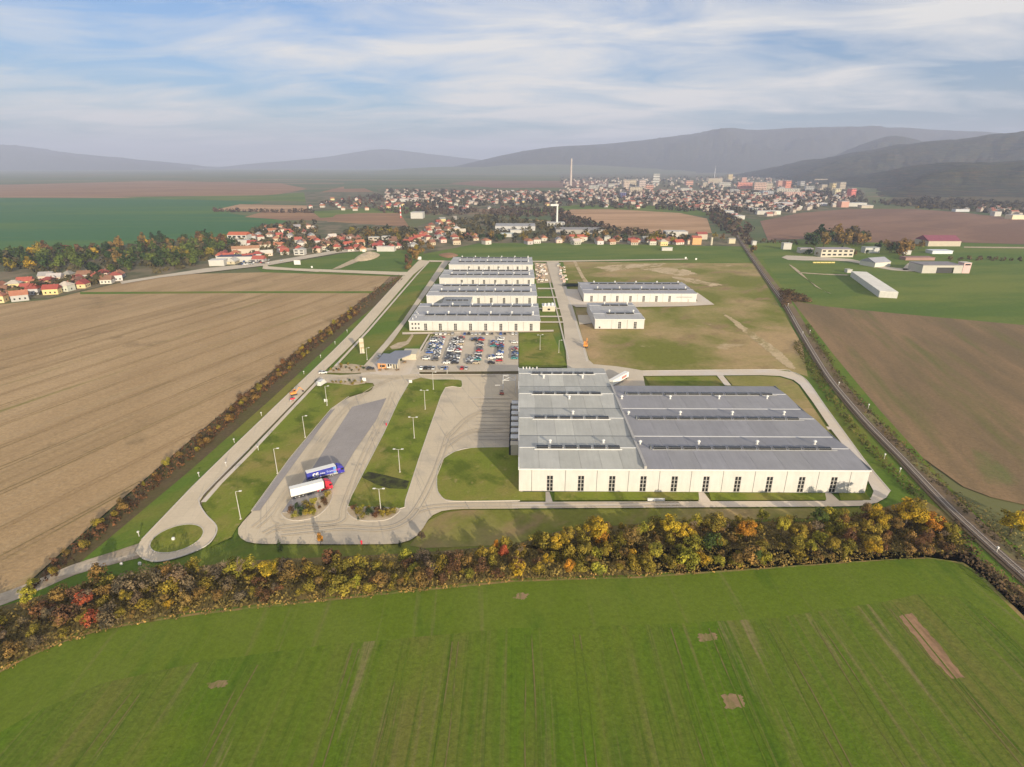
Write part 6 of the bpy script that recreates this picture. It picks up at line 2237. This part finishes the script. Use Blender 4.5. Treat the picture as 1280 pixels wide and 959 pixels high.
for pts in ([(983, 319), (1050, 322.5), (1066, 324), (1090, 329.5), (1120, 334.5), (1148, 336), (1152, 337), (1150, 339), (1115, 337.5), (1085, 331.5), (1060, 326.5), (1030, 325.5), (985, 324.5)], [(1140, 326), (1150, 333), (1135, 337), (1128, 336)]):
    sheet("airfield_road", pts, -.31, ASPH, 2)
sheet("field_path", [(1205, 308), (1340, 309), (1340, 311), (1205, 309.4)], -.32, SAND)
block("depot", "white depot hall at the right edge below the hills", "depot", 1273, 274, 16, 5, 20, (.72, .62, .44), WHT)
block("depot", "white depot block left of the right edge hall below the hills", "depot", 1247, 270, 8, 5, 14, WHT, WHT)
block("depot", "cream depot block behind the others below the hills", "depot", 1259, 266.5, 10, 5, 14, CREAM, CREAM)
block("depot", "long grey-white depot shed below the hills, leftmost", "depot", 1203, 264.5, 17, 2.5, 14, (.55, .56, .58), (.55, .56, .58))

# ---- town blocks beyond
apts = [(795, 241, 16, 7, CREAM), (787, 233, 18, 8, CREAM), (783, 236, 7, 9, (.6, .48, .40)), (803, 234, 8, 9, (.56, .46, .42)), (820, 230.5, 8, 13, (.56, .55, .52)), (812, 236, 9, 5, PINK), (742, 236, 12, 4, WHT), (752, 233, 10, 3, GREYW),
        (765, 234, 9, 4, WHT), (862, 231, 9, 5, PINK), (894, 229, 18, 6, CREAM), (906, 233, 14, 5, WHT), (881, 234, 5, 6, CREAM), (913, 225, 6, 7, YEL), (931, 236, 17, 8, (.72, .30, .24)), (930, 228, 6, 6, PINK), (950, 237, 14, 9, (.66, .46, .38)),
        (960, 237, 10, 8, CREAM), (940, 219, 22, 3, GREYW), (977, 240, 8, 6, GREYW), (985, 235, 7, 9, (.68, .26, .18)), (975, 233, 6, 7, PINK), (1026, 229, 15, 5, CREAM), (1003, 232, 6, 5, GREYW), (985, 242, 26, 6, (.62, .58, .50)),
        (991, 246, 22, 6, (.64, .42, .36)), (1042, 238, 5, 9, YEL), (1053, 236, 8, 8, CREAM), (1047, 244, 7, 8, (.68, .60, .40)), (1030, 237, 8, 6, CREAM), (1066, 247, 7, 11, (.70, .20, .18)), (946, 246, 8, 5, (.58, .60, .50)),
        (960, 244, 14, 5, (.40, .42, .46)), (858, 238.5, 16, 3, WHT), (869, 241, 15, 3, CREAM), (720, 240, 12, 4, PINK), (1012, 238, 10, 5, GREYW), (918, 241, 10, 4, GREYW), (830, 243, 10, 4, WHT), (778, 247, 7, 6, (.14, .14, .30))]
cn = {CREAM: "cream", WHT: "white", PINK: "pink", YEL: "yellow", GREYW: "grey"}
apts_s = sorted(apts)
for i, (px, py, w, h, c) in enumerate(apts_s):
    nm = cn.get(c) or ("red" if c[0] > .6 and c[1] < .32 else "dark" if c[0] < .45 else "beige")
    block("apartment_block", f"{nm} town block in the haze, {ordinal(i + 1)} large block counted from the left", "apartment block", px, py, w, h, RND.uniform(14, 30), c, (.5, .48, .46), "large blocks of the town", RND.uniform(-.3, .3), 4 if h > 5 else 2)
inds = [(990, 262, 26, 4, WHT), (968, 268, 16, 4, (.62, .63, .55)), (953, 268, 13, 4, WHT), (980, 257.5, 24, 4, (.45, .40, .42)), (948, 264, 14, 3, (.6, .66, .60)), (972, 263, 12, 3, CREAM), (1070, 258, 26, 4, WHT), (1056, 259, 9, 7, PINK), (1084, 260, 14, 3, CREAM), (1022, 257, 24, 3, (.42, .42, .46)), (912, 268, 10, 4, WHT), (925, 274, 12, 4, WHT), (918, 270, 8, 3, (.5, .2, .2))]
for i, (px, py, w, h, c) in enumerate(sorted(inds)):
    block("warehouse", f"low {cn.get(c, 'greyish')} warehouse at the edge of the town, {ordinal(i + 1)} from the left", "warehouse", px, py, w, h, RND.uniform(14, 30), c, (.55, .54, .52), "warehouses at the town edge", RND.uniform(-.15, .15))
# chimneys, tower and masts
def mast(name, label, cat, px, py, top_py, r0, r1, m, bands=None):
    P = at(px, py)
    h = at_dist(px, top_py, P.y)[2]
    P.z = -.7
    t = thing(name, label, cat, P)
    n = bands or 1
    for k in range(n):
        a, b = k / n, (k + 1) / n
        MB().tube((0, 0, h * a), (0, 0, h * b - .02), r0 + (r1 - r0) * a, r0 + (r1 - r0) * b, 12).build("band" if bands else "shaft", (m[k % 2] if bands else m), t)
    return t, h


t, h = mast("chimney", "very tall pale chimney rising over the town", "chimney", 713.3, 232, 198, 6.5, 3.8, [plain("chimney_concrete", (.56, .48, .42), .9, .1, .05)] * 2, 5)
t, h = mast("white_tower", "white tower with a broad arm to the left at its top", "tower", 696, 283, 257, 2.0, 1.6, WHITEM)
MB().box(-12.5, 2.2, -2, 2, h, h + 3.2).build("top_arm", WHITEM, t)
t, h = mast("striped_mast", "red and white striped mast by the brown field", "mast", 501, 272, 256, 1.6, 1.2, [plain("mast_red", (.6, .1, .08), .6, .1, .2), WHITEM], 6)
t, h = mast("antenna", "thin pale antenna above the far right of the town", "antenna", 893, 222, 207, 3.2, 1.0, plain("antenna_grey", (.6, .6, .62), .6, .1, .2))
t, h = mast("yellow_post", "pale yellow column house post right of the orange house", "post", 889, 306, 296, 1.6, 1.6, BEIGE)


# ---- plants that look alike get their place in the row: counted from the left within the same part
seen = {}
for o in list(scene.objects):
    lb = o.get('label')
    if lb and '|' in lb:
        seen.setdefault(lb, []).append(o)
for lb, os_ in seen.items():
    a, b = lb.split('|')
    os_.sort(key=lambda q: to_px(q.location)[0])
    for i, o in enumerate(os_):
        o['label'] = (a + b) if len(os_) == 1 else f"{ordinal(i + 1)} {a} from left{b}"
# ------------------------------------------------------------------ air
hm = bpy.data.materials.new("haze_air")
hm.use_nodes = True
hm.node_tree.nodes.clear()
ho = hm.node_tree.nodes.new("ShaderNodeOutputMaterial")
hv = hm.node_tree.nodes.new("ShaderNodeVolumePrincipled")
hv.inputs["Color"].default_value = (0.63, 0.70, 0.93, 1)
hv.inputs["Density"].default_value = 1.0e-4
hv.inputs["Anisotropy"].default_value = 0.0
hm.node_tree.links.new(hv.outputs[0], ho.inputs["Volume"])
hb = MB()
hb.box(-26500, 26500, -1000, 30500, -3.5, 900)
hz_ = hb.build("haze", hm)
tag(hz_, "pale autumn haze lying over the whole valley", "haze", kind='stuff')
